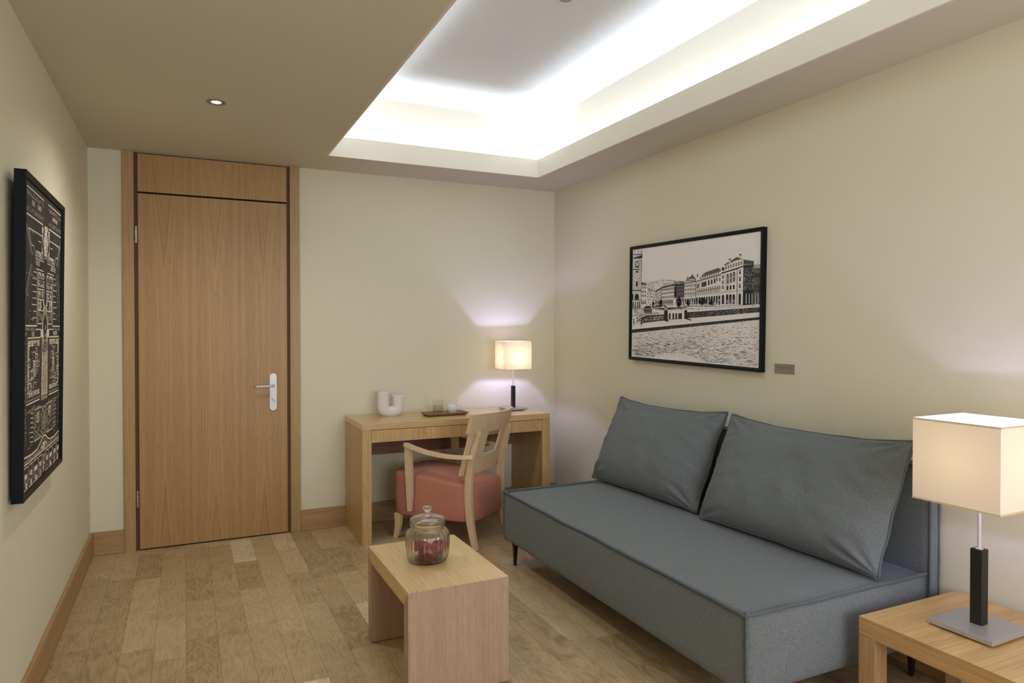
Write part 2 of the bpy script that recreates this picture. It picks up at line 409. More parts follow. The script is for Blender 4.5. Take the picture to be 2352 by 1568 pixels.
# ---------------------------------------------------------------- entrance door
d = bpy.data.objects.new('door_1', None); C.objects.link(d); d['kind'] = 'structure'; d.empty_display_size = .1
obj('jamb', B(-2.936, -2.876, -.02, .0, 0, H-.001), M_jamb, d, bevel=.001)
obj('jamb', B(-1.980, -1.918, -.02, .0, 0, H-.001), M_jamb, d, bevel=.001)
bm = bmesh.new(); box(bm, -2.876, -2.858, -.003, .0, 0, H-.002); box(bm, -1.997, -1.980, -.003, 0, 0, H-.002)
obj('rebate', bm, M_gap, d)
obj('shadow_gap', B(-2.858, -1.997, -.002, 0, 0, H-.002), M_black, d)
leaf = obj('door_leaf', B(-2.856, -1.999, -.014, -.002, .008, 2.152), M_door, d, bevel=.0012)
obj('transom_panel', B(-2.856, -1.999, -.014, -.002, 2.163, 2.391), M_door, d, bevel=.0012)
for z in (1.853, .264):
    bm = bmesh.new()
    for a, b in ((0, .021), (.023, .077), (.079, .1)): lathe(bm, [(0, z+a), (.0085, z+a), (.0085, z+b), (0, z+b)], 16, -2.866, -.014)
    obj('hinge', bm, M_steel, d, smooth=False)
bm = bmesh.new()
n = 16; pts = [(.0235*math.cos(a), .0985+.0235*math.sin(a)) for a in [PI*k/n for k in range(n+1)]]+[(.0235*math.cos(a), -.0985+.0235*math.sin(a)) for a in [PI+PI*k/n for k in range(n+1)]]
PX, PZ = -2.088, .929
ft = [bm.verts.new((PX+x, -.024, PZ+z)) for x, z in pts]; bk = [bm.verts.new((PX+x, -.013, PZ+z)) for x, z in pts]
bm.faces.new(ft)
for i in range(len(pts)): bm.faces.new((ft[i], ft[i-1], bk[i-1], bk[i]))
pl = obj('handle_plate', bm, M_alul, leaf, bevel=.003, seg=3)
bm = bmesh.new(); tube(bm, smoothpts([(PX, -.02, .971), (PX, -.055, .971), (PX-.012, -.066, .971), (PX-.045, -.068, .970), (PX-.112, -.066, .969)], 6), .0075, 14)
obj('handle_lever', bm, M_alul, leaf, smooth=True)
bm = bmesh.new(); lathe(bm, [(0, 0), (.011, 0), (.011, .004), (0, .004)], 20)
q = box(bm, -.013, .013, -.005, .005, .004, .018)
bmesh.ops.transform(bm, matrix=Matrix.Translation((PX, -.024, .885)) @ Matrix.Rotation(math.radians(90), 4, 'X') @ Matrix.Rotation(math.radians(-50), 4, 'Z'), verts=bm.verts)
obj('thumb_turn', bm, M_alul, leaf, bevel=.0015)
for z in (PZ+.09, PZ-.09):
    bm = bmesh.new(); lathe(bm, [(0, 0), (.004, 0), (.004, .0012), (0, .0012)], 12)
    bmesh.ops.transform(bm, matrix=Matrix.Translation((PX, -.024, z)) @ Matrix.Rotation(math.radians(90), 4, 'X'), verts=bm.verts)
    obj('screw', bm, M_steel, leaf)
bm = bmesh.new(); lathe(bm, [(0, 0), (.008, 0), (.008, .003), (.006, .004), (0, .003)], 20)
bmesh.ops.transform(bm, matrix=Matrix.Translation((-2.428, -.014, 1.553)) @ Matrix.Rotation(math.radians(90), 4, 'X'), verts=bm.verts)
obj('peephole', bm, plain('peephole_lens', c8(150, 150, 200), .2, .4), leaf, smooth=False)

def edgeband(o, mat, ax=0):
    """side faces across axis ax carry veneer running along the edge instead of end grain"""
    o.data.materials.append(mat)
    for p in o.data.polygons:
        if abs(p.normal[ax]) > .9: p.material_index = 1
# ---------------------------------------------------------------- desk
dk = thing('desk', 'light oak console desk with two flush drawers standing against the end wall', 'desk', (-.967, -.255, 0))
def L(o, x0, x1, y0, y1, z0, z1):     # world box -> local box of thing o (unrotated)
    p = o.location; return B(x0-p.x, x1-p.x, y0-p.y, y1-p.y, z0-p.z, z1-p.z)
DX0, DX1, DY0, DY1 = -1.623, -.311, -.502, -.016
edgeband(obj('desk_top', L(dk, DX0, DX1, DY0, DY1, .711, .75), M_desk, dk, bevel=.0012), M_tabY)
obj('side_panel', L(dk, DX0, -1.564, DY0, DY1, 0, .7105), M_deskz, dk, bevel=.0012)
obj('side_panel', L(dk, -.372, DX1, DY0, DY1, 0, .7105), M_deskz, dk, bevel=.0012)
obj('drawer', L(dk, -1.562, -.9685, DY0+.001, -.06, .632, .708), M_deskz, dk, bevel=.001)
obj('drawer', L(dk, -.9665, -.374, DY0+.001, -.06, .632, .708), M_deskz, dk, bevel=.001)
obj('back_panel', L(dk, -1.564, -.372, -.045, -.022, .475, .708), wood('desk_back_panel', c8(150, 108, 74), c8(108, 74, 48), 'x', .5), dk)

# ---------------------------------------------------------------- coffee table
ct = thing('coffee_table', 'low light oak waterfall coffee table standing in front of the sofa', 'table', (-1.695, -2.069, 0))
x0, x1, y0, y1 = -1.892, -1.498, -2.365, -1.773
def prism_yz(o, xa, xb, pts):
    bm_ = bmesh.new(); p = o.location
    a = [bm_.verts.new((xa-p.x, y-p.y, z-p.z)) for y, z in pts]; b = [bm_.verts.new((xb-p.x, y-p.y, z-p.z)) for y, z in pts]
    bm_.faces.new(a[::-1]); bm_.faces.new(b)
    for i in range(len(a)): bm_.faces.new((a[i-1], a[i], b[i], b[i-1]))
    return bm_
obj('tabletop', prism_yz(ct, x0, x1, [(y0+.0002, .4), (y1-.0002, .4), (y1-.055, .340), (y0+.055, .340)]), M_tabY, ct, bevel=.0006)
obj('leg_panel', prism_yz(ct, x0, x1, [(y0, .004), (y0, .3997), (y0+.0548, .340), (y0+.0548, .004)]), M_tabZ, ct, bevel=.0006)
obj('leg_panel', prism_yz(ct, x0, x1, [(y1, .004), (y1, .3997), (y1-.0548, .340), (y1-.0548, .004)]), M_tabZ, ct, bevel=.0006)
for yy in (y0+.0275, y1-.0275):
    for xx in (x0+.05, x1-.05):
        obj('glide', L(ct, xx-.015, xx+.015, yy-.015, yy+.015, 0, .0038), M_black, ct)

# ---------------------------------------------------------------- side table
st = thing('side_table', 'low square oak side table with block legs between the sofa end and the wall', 'table', (-.2825, -3.3865, 0))
x0, x1, y0, y1, zt = -.545, -.02, -3.649, -3.124, .367
edgeband(obj('tabletop', L(st, x0, x1, y0, y1, zt-.062, zt), M_sideX, st, bevel=.0012), wood('side_table_edge_oak', c8(200, 162, 108), c8(152, 114, 66), 'y', .4))
for a, b in ((x0, y1-.06), (x1-.062, y1-.06), (x0, y0), (x1-.062, y0)):
    obj('leg', L(st, a, a+.062, b, b+.06, 0, zt-.0625), M_sleg, st, bevel=.0012)

# ---------------------------------------------------------------- table lamps
def lamp(name, label, loc, rz, pa, pb, tk, sa, z0, z1, pz, g, rr, shade, power, bz, cap):
    o = thing(name, label, 'lamp', loc, rz)
    f = .006
    obj('base_plate', B(-pa, pa, -pb, pb, f, f+tk), M_alu, o, bevel=.0012)
    obj('base_pad', B(-pa*.72, pa*.72, -pb*.72, pb*.72, 0, f), M_black, o)
    obj('post', B(-g, g, -g, g, f+tk, pz), M_wenge, o, bevel=.001)
    bm = bmesh.new(); lathe(bm, [(0, pz), (rr*2.1, pz), (rr*2.1, pz+.0015), (rr, pz+.003), (rr, bz-.055), (0, bz-.055)], 20)
    obj('rod', bm, M_alul, o, smooth=False)
    bm = bmesh.new(); lathe(bm, [(0, z0-.012) if cap else (0, bz-.06), (.012, z0-.010) if cap else (.012, bz-.058), (.015, z0) if cap else (.014, bz-.05), (.015, bz-.028), (0, bz-.028)], 20)
    obj('bulb_socket', bm, M_alul, o, smooth=False)
    bm = bmesh.new(); bmesh.ops.create_uvsphere(bm, u_segments=20, v_segments=12, radius=.015)
    bmesh.ops.translate(bm, vec=(0, 0, bz), verts=bm.verts)
    ar = 4*PI*.015**2
    obj('bulb', bm, emis(name+'_bulb', (.48, .48, 1.0), power/(ar*PI)), o, smooth=True)
    bm = bmesh.new()
    def wl(u, v):
        i = min(int(u*4), 3); t = u*4-i
        cs = ((-sa, -sa), (sa, -sa), (sa, sa), (-sa, sa), (-sa, -sa))
        p, q = cs[i], cs[i+1]
        return (p[0]+(q[0]-p[0])*t, p[1]+(q[1]-p[1])*t, z0+(z1-z0)*v)
    grid(bm, wl, 4, 2, closeu=True)
    sh = obj('lamp_shade', bm, shade, o)
    e = .0014
    th_ = .0022 if cap else .005
    for za, zb in ((z0-.0005, z0+th_), (z1-th_, z1+.0005)):
        bm = bmesh.new()
        box(bm, -sa-e, sa+e, -sa-e, -sa-.0002, za, zb); box(bm, -sa-e, sa+e, sa+.0002, sa+e, za, zb)
        box(bm, -sa-e, -sa-.0002, -sa-e, sa+e, za, zb); box(bm, sa+.0002, sa+e, -sa-e, sa+e, za, zb)
        obj('shade_trim', bm, M_trimB if cap else M_trimA, sh)
    bm = bmesh.new()
    for a in range(4):
        an = a*PI/2+PI/4; r2 = sa*1.40
        tube(bm, [(.012*math.cos(an), .012*math.sin(an), bz-.045), (r2*math.cos(an), r2*math.sin(an), z0+.012)], .0014, 6)
    obj('shade_carrier', bm, M_alul, sh)
    return o
lamp('table_lamp', 'small table lamp with glowing cream square shade on the oak desk', (-.457, -.212, .75), -.027,
     .084, .064, .014, .100, .298, .497, .176, .013, .0042, M_shadeA, 5.2, .387, True)
lamp('table_lamp', 'large table lamp with peach square shade and black post on the side table', (-.292, -3.365, .367), .016,
     .106, .100, .015, .135, .413, .678, .262, .018, .0055, M_shadeB, 2.4, .565, False)

# ---------------------------------------------------------------- sofa
SX0, SX1, SY0, SY1, SZ0, SZ1 = -.965, -.068, -3.041, -1.162, .130, .406
so = thing('sofa', 'grey woven armless daybed sofa with piped seat along the right wall', 'sofa', ((SX0+SX1)/2, (SY0+SY1)/2, 0))
sl = so.location
def puff(bm_, x0, x1, y0, y1, z0, z1, bul, seed, nx=26, ny=52, nz=12, rb=.03, sag=0.):
    """upholstered block: every face bulges a little, edges stay at the seams, bottom edge rounds under"""
    bmesh.ops.create_cube(bm_, size=2)
    bmesh.ops.subdivide_edges(bm_, edges=[e for e in bm_.edges if abs(e.verts[0].co.x-e.verts[1].co.x) > 1], cuts=nx, use_grid_fill=True)
    bmesh.ops.subdivide_edges(bm_, edges=[e for e in bm_.edges if abs(e.verts[0].co.y-e.verts[1].co.y) > 1], cuts=ny, use_grid_fill=True)
    bmesh.ops.subdivide_edges(bm_, edges=[e for e in bm_.edges if abs(e.verts[0].co.z-e.verts[1].co.z) > 1], cuts=nz, use_grid_fill=True)
    for v in bm_.verts:
        a, b, c = v.co
        f = lambda t: 1-t**4
        px = (x0+x1)/2+a*(x1-x0)/2; py = (y0+y1)/2+b*(y1-y0)/2; pz = (z0+z1)/2+c*(z1-z0)/2
        nn = noise.noise((px*4+seed, py*4, pz*6))*.4+1
        if abs(a) > .999: px += math.copysign(bul*f(b)*f(c)*nn, a)
        if abs(b) > .999: py += math.copysign(bul*f(a)*f(c)*nn, b)
        if c > .999: pz += bul*.5*f(a)*f(b)*nn
        if c < -.2 and rb:
            k = max(0., (z0+rb-pz)/rb); s_ = 1-math.sqrt(max(0., 1-k*k))
            if abs(a) > .999: px -= math.copysign(rb*s_*.8, a)
            if abs(b) > .999: py -= math.copysign(rb*s_*.8, b)
            if c < -.999:
                m_ = rb*.8
                px = min(max(px, x0+m_), x1-m_); py = min(max(py, y0+m_), y1-m_)
        v.co = (px, py, pz)
bm = bmesh.new(); puff(bm, SX0-sl.x, SX1-sl.x, SY0-sl.y, SY1-sl.y, SZ0, SZ1, .011, 3)
seat = obj('seat_cushion', bm, M_sofa, so, smooth=True)
def wob(p, s=.004, k=7):
    p = Vector(p); n3 = noise.noise_vector(p*k); return p+Vector((n3.x, n3.y, n3.z))*s
def line(a, b, n_=60): return [Vector(a).lerp(Vector(b), i/n_) for i in range(n_+1)]
def piping(path, parent, r=.0048, s=.004, name='piping'):
    bm_ = bmesh.new(); tube(bm_, [wob(p, s) for p in path], r, 8)
    # the stitched flange behind the cord
    return obj(name, bm_, M_sofap, parent, smooth=True)
a0, a1, b0, b1 = SX0-sl.x-.003, SX1-sl.x, SY0-sl.y-.003, SY1-sl.y+.003; zt = SZ1+.004
for p, q in (((a0, b0, zt), (a0, b1, zt)), ((a0, b1, zt), (a1, b1, zt)), ((a1, b0, zt), (a0, b0, zt))):
    piping(line(p, q, 70), seat, .0064)
for x, y in ((a0, b0), (a0, b1), (a1, b0)):
    sx = 1 if x < 0 else -1; sy = 1 if y < 0 else -1
    piping([(x, y, zt+.004), (x, y, .3), (x, y, .18), (x+.003*sx, y+.003*sy, .155), (x+.014*sx, y+.014*sy, .137)], seat, .0048, .002)
for x, y in ((a0, b0), (a0, b1)):
    sy = 1 if y < 0 else -1
    bm = bmesh.new(); tube(bm, [(x+.022, y+.022*sy, zt-.002), (x+.008, y+.008*sy, zt+.004), (x-.003, y-.003*sy, zt+.006)], [.005, .009, .006], 8)
    obj('corner_ear', bm, M_sofap, seat, smooth=True)
bx0, bx1 = -.068-sl.x, -.020-sl.x
bm = bmesh.new(); puff(bm, bx0, bx1, SY0-.012-sl.y, -1.19-sl.y, .17, .812, .006, 9, 5, 50, 20, .01)
back = obj('backrest', bm, M_sofa, so, smooth=True)
e0, e1 = SY0-.015-sl.y, -1.187-sl.y
for xx in (bx0-.002, bx1+.001):
    piping(line((xx, e0, .19), (xx, e0, .814), 20)+line((xx, e0, .815), (xx, e1, .815), 60)+line((xx, e1, .81), (xx, e1, .19), 20), back, .0045, .003)
for (lx_, ly_) in ((SX0+.045, SY1-.05), (SX0+.045, SY0+.05), (SX1-.03, SY1-.05), (SX1-.01, SY0+.05)):
    bm = bmesh.new(); bar(bm, [(lx_-sl.x, ly_-sl.y, 0), (lx_-sl.x, ly_-sl.y, .09), (lx_-sl.x, ly_-sl.y, .135)], (1, 0, 0), [.014, .022, .034], [.014, .022, .03])
    obj('leg', bm, M_legm, so, bevel=.001)

# loose back cushions
def cushion(label, loc, wid, hgt, th, tilt, seed, yaw_=0., sag=.03):
    o = thing('back_cushion', label, 'cushion', loc, yaw_, 'back cushions leaning on the sofa')
    # local frame: y along the cushion, n = cushion normal, t = up the cushion
    t = Vector((math.sin(tilt), 0, math.cos(tilt))); nrm = Vector((-math.cos(tilt), 0, math.sin(tilt)))
    def edge(u, v):      # u, v in -1..1 : pinched outline with ears
        y = u*wid/2*(1-.030*(1-v*v)**1.2)
        h = hgt/2+v*hgt/2
        if v > 0: h -= sag*(1-abs(u)**2.6)*v**3
        if v < 0: h += .008*(1-u*u)*(-v)
        y += .010*noise.noise((u*2, v*2, seed))
        return y, h
    def surf(side, u, v):
        y, h = edge(u, v)
        k = max(0., (1-abs(u)**5.0)*(1-abs(v)**2.8))**.62
        low = 1+.22*(-v)
        d_ = th/2*k*low
        wr = noise.noise((u*2.2+seed, v*10+u*u*3, seed))*.018*(abs(u)**3)*(1-v*v)**.5*min(1, (1-abs(u))*7)
        cr = (noise.noise((u*5+seed*2, v*3.5, 1.7))*.008+noise.noise((u*13+seed, v*9, 4.7))*.0025)*k
        fold = -.012*math.exp(-((v-.78+.1*u)/.10)**2)*(.5+noise.noise((u*3, seed, 0)))*k
        rad = 0
        if abs(u) > .6:
            rr_ = math.atan2(1-abs(v), 1-abs(u)+.001); rad = .012*math.sin(rr_*11+seed)*math.exp(-((1-abs(u))**2+(1-abs(v))**2)*7)*min(1, (1-abs(u))*8)*min(1, (1-abs(v))*8)
        d_ += wr+cr+fold+rad
        return t*h+nrm*(side*max(d_, 0))+Vector((0, y, 0))
    bm_ = bmesh.new()
    rm = lambda s_: math.sin((s_*2-1)*PI/2*.93)/math.sin(PI/2*.93)
    for side in (1, -1): grid(bm_, lambda a, b, sd=side: surf(sd, rm(a), rm(b)), 84, 54)
    c_ = obj('cover', bm_, M_sofa, o, smooth=True)
    path = []
    for k in range(60): path.append((-1+2*k/60, -1))
    for k in range(36): path.append((1, -1+2*k/36))
    for k in range(60): path.append((1-2*k/60, 1))
    for k in range(37): path.append((-1, 1-2*k/36))
    pts_ = []
    for u, v in path:
        y, h = edge(u, v); pts_.append(wob(t*h+Vector((0, y, 0)), .004, 9))
    bm_ = bmesh.new(); tube(bm_, pts_, .0058, 8); p_ = obj('piping', bm_, M_sofap, o, smooth=True)
    # flat stitched flange just inside the cord
    bm_ = bmesh.new(); rows = []
    for (u, v), p in zip(path, pts_):
        y, h = edge(u*.972, v*.955); rows.append((bm_.verts.new(p+nrm*.003), bm_.verts.new(t*h+Vector((0, y, 0))+nrm*.004), bm_.verts.new(t*h+Vector((0, y, 0))-nrm*.004), bm_.verts.new(p-nrm*.003)))
    for i in range(len(rows)-1):
        for k in range(4): bm_.faces.new((rows[i][k], rows[i+1][k], rows[i+1][(k+1) % 4], rows[i][(k+1) % 4]))
    obj('flange', bm_, M_sofap, o, smooth=True)
    return o
cushion('grey back cushion at the desk end of the sofa', (-.325, -1.566, .424), .915, .53, .19, math.radians(23.5), 1.3, .034)
cushion('grey back cushion at the lamp end of the sofa, beside the oak side table', (-.330, -2.560, .424), .935, .53, .20, math.radians(23.5), 5.1, .036)

# ---------------------------------------------------------------- armchair
ang = math.radians(37)
fv = Vector((-math.sin(ang), math.cos(ang), 0)); rv = Vector((math.cos(ang), math.sin(ang), 0))
O = Vector((-1.03, -.867, 0))+.20*rv+.27*fv
ch = thing('armchair', 'beech armchair with salmon upholstered seat pulled up to the desk', 'chair', tuple(O), ang)
# seat block, bulging plan
bm = bmesh.new()
def seatpt(a, lv):
    # superellipse plan; a = angle, lv = (scale, z, crown)
    c_, s_ = math.cos(a), math.sin(a); p_ = 2/5.2
    x = math.copysign(abs(c_)**p_, c_)*.232; y = math.copysign(abs(s_)**p_, s_)*.300
    x *= 1+.06*(y/.300)
    return x, y
def ztop(x, y): yy = y-.036; return .398+.030*(yy/.300)+.036*max(0, 1-(x/.25)**2)*max(0, 1-(yy/.32)**2)
N = 72
prof = [(.9, .160, 0), (.975, .161, 0), (1.0, .172, 0), (1.012, .24, 0), (1.012, .32, 0), (1.004, -.010, 1), (.996, -.002, 1), (.975, .0, 1), (.86, 0, 1), (.7, 0, 1), (.45, 0, 1), (.2, 0, 1)]
rows = []
for sc, z, top in prof:
    r_ = []
    for k in range(N):
        x, y = seatpt(2*PI*k/N, sc); x *= sc; y = y*sc+.036
        r_.append(bm.verts.new((x, y, z if not top else ztop(x, y)+z)))
    rows.append(r_)
for p, q in zip(rows, rows[1:]):
    for k in range(N): bm.faces.new((p[k], p[(k+1) % N], q[(k+1) % N], q[k]))
bm.faces.new(rows[0][::-1]); bm.faces.new(rows[-1])
obj('seat', bm, M_red, ch, smooth=True)
for s in (-1, 1):
    bm = bmesh.new()   # rear leg running up into the back post
    bars(bm, [(s*.205, -.285, 0), (s*.203, -.262, .09), (s*.200, -.242, .19), (s*.200, -.232, .33), (s*.199, -.240, .47), (s*.196, -.268, .60), (s*.190, -.296, .690), (s*.188, -.296, .722)],
        (1, 0, 0), [.028, .029, .030, .030, .030, .030, .028, .024], [.030, .038, .046, .046, .042, .036, .028, .014], 6)
    obj('leg', bm, M_beech, ch, bevel=.002)
    bm = bmesh.new()   # sabre front leg under the seat
    bars(bm, [(s*.218, .305, 0), (s*.214, .290, .055), (s*.212, .284, .11), (s*.212, .284, .162)], (1, 0, 0), [.024, .028, .032, .036], [.026, .034, .042, .048], 6)
    obj('leg', bm, M_beech, ch, bevel=.002)
    bm = bmesh.new()   # arm post
    bars(bm, [(s*.262, .160, .200), (s*.264, .158, .32), (s*.268, .160, .45), (s*.268, .164, .58), (s*.268, .166, .603)], (0, 1, 0), [.024, .040, .046, .046, .044], [.024, .026, .026, .026, .026], 5)
    obj('arm_post', bm, M_beech, ch, bevel=.002)
    bm = bmesh.new()   # curved armrest
    bar(bm, smoothpts([(s*.268, .186, .614), (s*.285, .11, .600), (s*.290, .0, .581), (s*.275, -.12, .567), (s*.240, -.21, .562), (s*.206, -.262, .562)], 6), (1, 0, -.15), .040, .026)
    obj('armrest', bm, M_beech, ch, bevel=.002)
# bent plywood back shell with a square opening
def shell(u, h):
    tt = (h-.46)/.36
    return Vector((u*(1+.03*tt), -.232-.118*tt+.85*u*u*(.9+.35*tt), h))
def shellbox(bm_, u0, u1, h0, h1, th, nu=12, nh=8, off=0.):
    fr, bk_ = [], []
    for i in range(nu+1):
        for j in range(nh+1):
            p = shell(u0+(u1-u0)*i/nu, h0+(h1-h0)*j/nh); fr.append(bm_.verts.new(p+Vector((0, th/2+off, 0)))); bk_.append(bm_.verts.new(p+Vector((0, -th/2+off, 0))))
    ix = lambda i, j: i*(nh+1)+j
    for i in range(nu):
        for j in range(nh):
            bm_.faces.new([fr[ix(*q)] for q in ((i, j), (i, j+1), (i+1, j+1), (i+1, j))]); bm_.faces.new([bk_[ix(*q)] for q in ((i, j), (i+1, j), (i+1, j+1), (i, j+1))])
    for i in range(nu):
        for j in (0, nh): bm_.faces.new((fr[ix(i, j)], fr[ix(i+1, j)], bk_[ix(i+1, j)], bk_[ix(i, j)]))
    for j in range(nh):
        for i in (0, nu): bm_.faces.new((fr[ix(i, j)], fr[ix(i, j+1)], bk_[ix(i, j+1)], bk_[ix(i, j)]))
bm = bmesh.new()
shellbox(bm, -.235, -.088, .445, .715, .012, 8); shellbox(bm, .070, .235, .445, .715, .012, 8); shellbox(bm, -.088, .070, .445, .565, .012, 8)
obj('back_panel', bm, M_beech, ch)
bm = bmesh.new(); shellbox(bm, -.248, .248, .708, .826, .024, 24, 4)
obj('top_rail', bm, wood('rail_beech', c8(224, 198, 160), c8(204, 174, 134), 'x', .42, 1.2, .5), ch, bevel=.002)

# ---------------------------------------------------------------- things on the desk
# U-shaped ribbed vase
va = thing('vase', 'white U-shaped ribbed ceramic vase with two openings on the desk', 'vase', (-1.347, -.150, .75), .05)
bm = bmesh.new(); hs = .053; rt = .0405
outer = [(-hs, 0, .176)]+[(-hs, 0, .176-.01*k) for k in range(1, 9)]
cz = .083
for k in range(1, 24):
    a = PI+PI*k/24; outer.append((hs*math.copysign(abs(math.cos(a))**.85, math.cos(a)), 0, cz-.0485*abs(math.sin(a))**.75))
outer += [(hs, 0, cz+.001+.01*k) for k in range(0, 6)]+[(hs, 0, .147)]
pts = [Vector(p) for p in outer]; rows = []; nr = 180
for i, p in enumerate(pts):
    t = (pts[min(i+1, len(pts)-1)]-pts[max(i-1, 0)]).normalized(); b = Vector((0, 1, 0)); a_ = b.cross(t)
    rows.append([bm.verts.new(p+(a_*math.cos(2*PI*k/nr)+b*math.sin(2*PI*k/nr))*(rt+.00045*math.cos(60*2*PI*k/nr))) for k in range(nr)])
for p, q in zip(rows, rows[1:]):
    for k in range(nr): bm.faces.new((p[k], p[(k+1) % nr], q[(k+1) % nr], q[k]))
for rr_, sgn in ((rows[0], 1), (rows[-1], -1)):      # open mouths with thickness
    cen = sum((v.co for v in rr_), Vector())/nr
    i1 = [bm.verts.new(cen+(v.co-cen)*.86) for v in rr_]; i2 = [bm.verts.new(cen+(v.co-cen)*.84-Vector((0, 0, .05))) for v in rr_]
    for k in range(nr):
        bm.faces.new((rr_[k], rr_[(k+1) % nr], i1[(k+1) % nr], i1[k])); bm.faces.new((i1[k], i1[(k+1) % nr], i2[(k+1) % nr], i2[k]))
    bm.faces.new(i2)
for v in bm.verts:
    v.co.z -= .011
    if v.co.z < 0: v.co.z = 0
o = obj('vase_body', bm, M_vase, va, smooth=True)

# wooden tray
tr = thing('tray', 'small brown wooden tray with raised rim on the desk', 'tray', (-.999, -.262, .75), .02)
def rrect(hx, hy, r, n_=6):
    out = []
    for cx_, cy_, a0_ in ((hx-r, hy-r, 0), (-hx+r, hy-r, PI/2), (-hx+r, -hy+r, PI), (hx-r, -hy+r, 3*PI/2)):
        for k in range(n_+1): a = a0_+PI/2*k/n_; out.append((cx_+r*math.cos(a), cy_+r*math.sin(a)))
    return out
bm = bmesh.new(); rows = []
for hx, hy, r, z in ((.125, .058, .012, 0), (.138, .068, .014, .004), (.153, .080, .018, .0165), (.1525, .0795, .018, .0185), (.147, .074, .016, .0175), (.138, .066, .012, .0078), (.125, .055, .01, .007)):
    rows.append([bm.verts.new((x, y, z)) for x, y in rrect(hx, hy, r)])
for p, q in zip(rows, rows[1:]):
    for k in range(len(p)): bm.faces.new((p[k], p[(k+1) % len(p)], q[(k+1) % len(p)], q[k]))
bm.faces.new(rows[0][::-1]); bm.faces.new(rows[-1])
obj('tray_body', bm, M_walnut, tr)
TZ = .757
# tumbler of water
gl = thing('drinking_glass', 'clear straight tumbler half full of water on the tray', 'glass', (-1.044, -.245, TZ+.0003))
bm = bmesh.new(); lathe(bm, [(0, 0), (.031, 0), (.033, .002), (.0365, .095), (.0353, .0955), (.0345, .0945), (.0315, .010), (.029, .008), (0, .008)], 48)
obj('glass_body', bm, M_tumb, gl, smooth=True)
bm = bmesh.new(); lathe(bm, [(0, .0084), (.0287, .0084), (.0311, .0104), (.0328, .054), (.0323, .0535), (0, .0535)], 48)
obj('water', bm, M_water, gl, smooth=False)
# coffee cup
cu = thing('coffee_cup', 'white stackable coffee cup with ring handle on the tray', 'cup', (-.945, -.262, TZ+.0003))
bm = bmesh.new(); lathe(bm, [(0, .001), (.022, 0), (.0245, .001), (.0265, .012), (.0335, .018), (.0355, .024), (.0358, .064), (.0345, .0655), (.0335, .064), (.033, .026), (.028, .016), (0, .012)], 48)
obj('cup_body', bm, M_white, cu, smooth=True)
bm = bmesh.new(); tube(bm, smoothpts([(.034, 0, .055), (.048, -.003, .058), (.059, -.005, .049), (.059, -.005, .035), (.048, -.003, .026), (.034, 0, .025)], 6), .0032, 10)
obj('handle', bm, M_white, cu, smooth=True)
bm = bmesh.new(); lathe(bm, [(0, .040), (.033, .040), (.033, .0403), (0, .0403)], 32); obj('coffee', bm, plain('dark_coffee', c8(52, 30, 16), .15), cu)
# teaspoon in the cup
sp_ = thing('teaspoon', 'small steel teaspoon leaning in the white coffee cup', 'spoon', (-.945, -.262, TZ+.016))
bm = bmesh.new(); tube(bm, smoothpts([(-.012, .0, .002), (.004, 0, .022), (.022, -.004, .052), (.036, -.007, .078)], 6), [.0012]*12+[.0014]*4+[.002]*3, 8)
obj('spoon_handle', bm, M_steel, sp_, smooth=True)
bm = bmesh.new(); bmesh.ops.create_uvsphere(bm, u_segments=16, v_segments=8, radius=1)
for v in bm.verts: v.co = Vector((v.co.x*.010-.014, v.co.y*.006, v.co.z*.003+.0045))
obj('spoon_bowl', bm, M_steel, sp_, smooth=True)

# ---------------------------------------------------------------- glass jar with apples
JX, JY, JZ = -1.717, -2.056, .4
ja = thing('glass_jar', 'fluted clear glass jar with knobbed lid on the coffee table', 'jar', (JX, JY, JZ))
fz = lambda z: max(0, min(1, (z-.012)/.02))*max(0, min(1, (.132-z)/.02))
bm = bmesh.new()
outp = [(0, 0), (.064, 0), (.075, .003), (.081, .010), (.0845, .022), (.0865, .045), (.0875, .07), (.0878, .098), (.0870, .109), (.0835, .118), (.077, .1255), (.0705, .130), (.0665, .134), (.0655, .142)]
inp = [(.0625, .142), (.0635, .133), (.069, .127), (.0755, .122), (.0805, .115), (.0838, .107), (.0845, .096), (.0845, .07), (.0835, .045), (.0815, .023), (.077, .013), (.066, .009), (.04, .007), (0, .0065)]
lathe(bm, outp+inp, 192, fl=.0019, nf=24, fz=fz)
obj('jar_body', bm, M_glass, ja, smooth=True)
lid = bmesh.new()
lathe(lid, [(.0595, .1425), (.0702, .1426), (.0712, .145), (.0712, .167), (.069, .1725), (.058, .1775), (.034, .183), (.017, .186), (.0118, .189), (.0105, .194), (.0125, .200), (.018, .2065), (.0198, .212), (.018, .217), (.010, .2195), (0, .220)], 96)
lathe(lid, [(0, .1835), (.02, .182), (.034, .1798), (.0565, .1745), (.066, .1700), (.068, .165), (.068, .150), (.0595, .1425)], 96)
lo = obj('lid', lid, M_glass, ja, smooth=True)

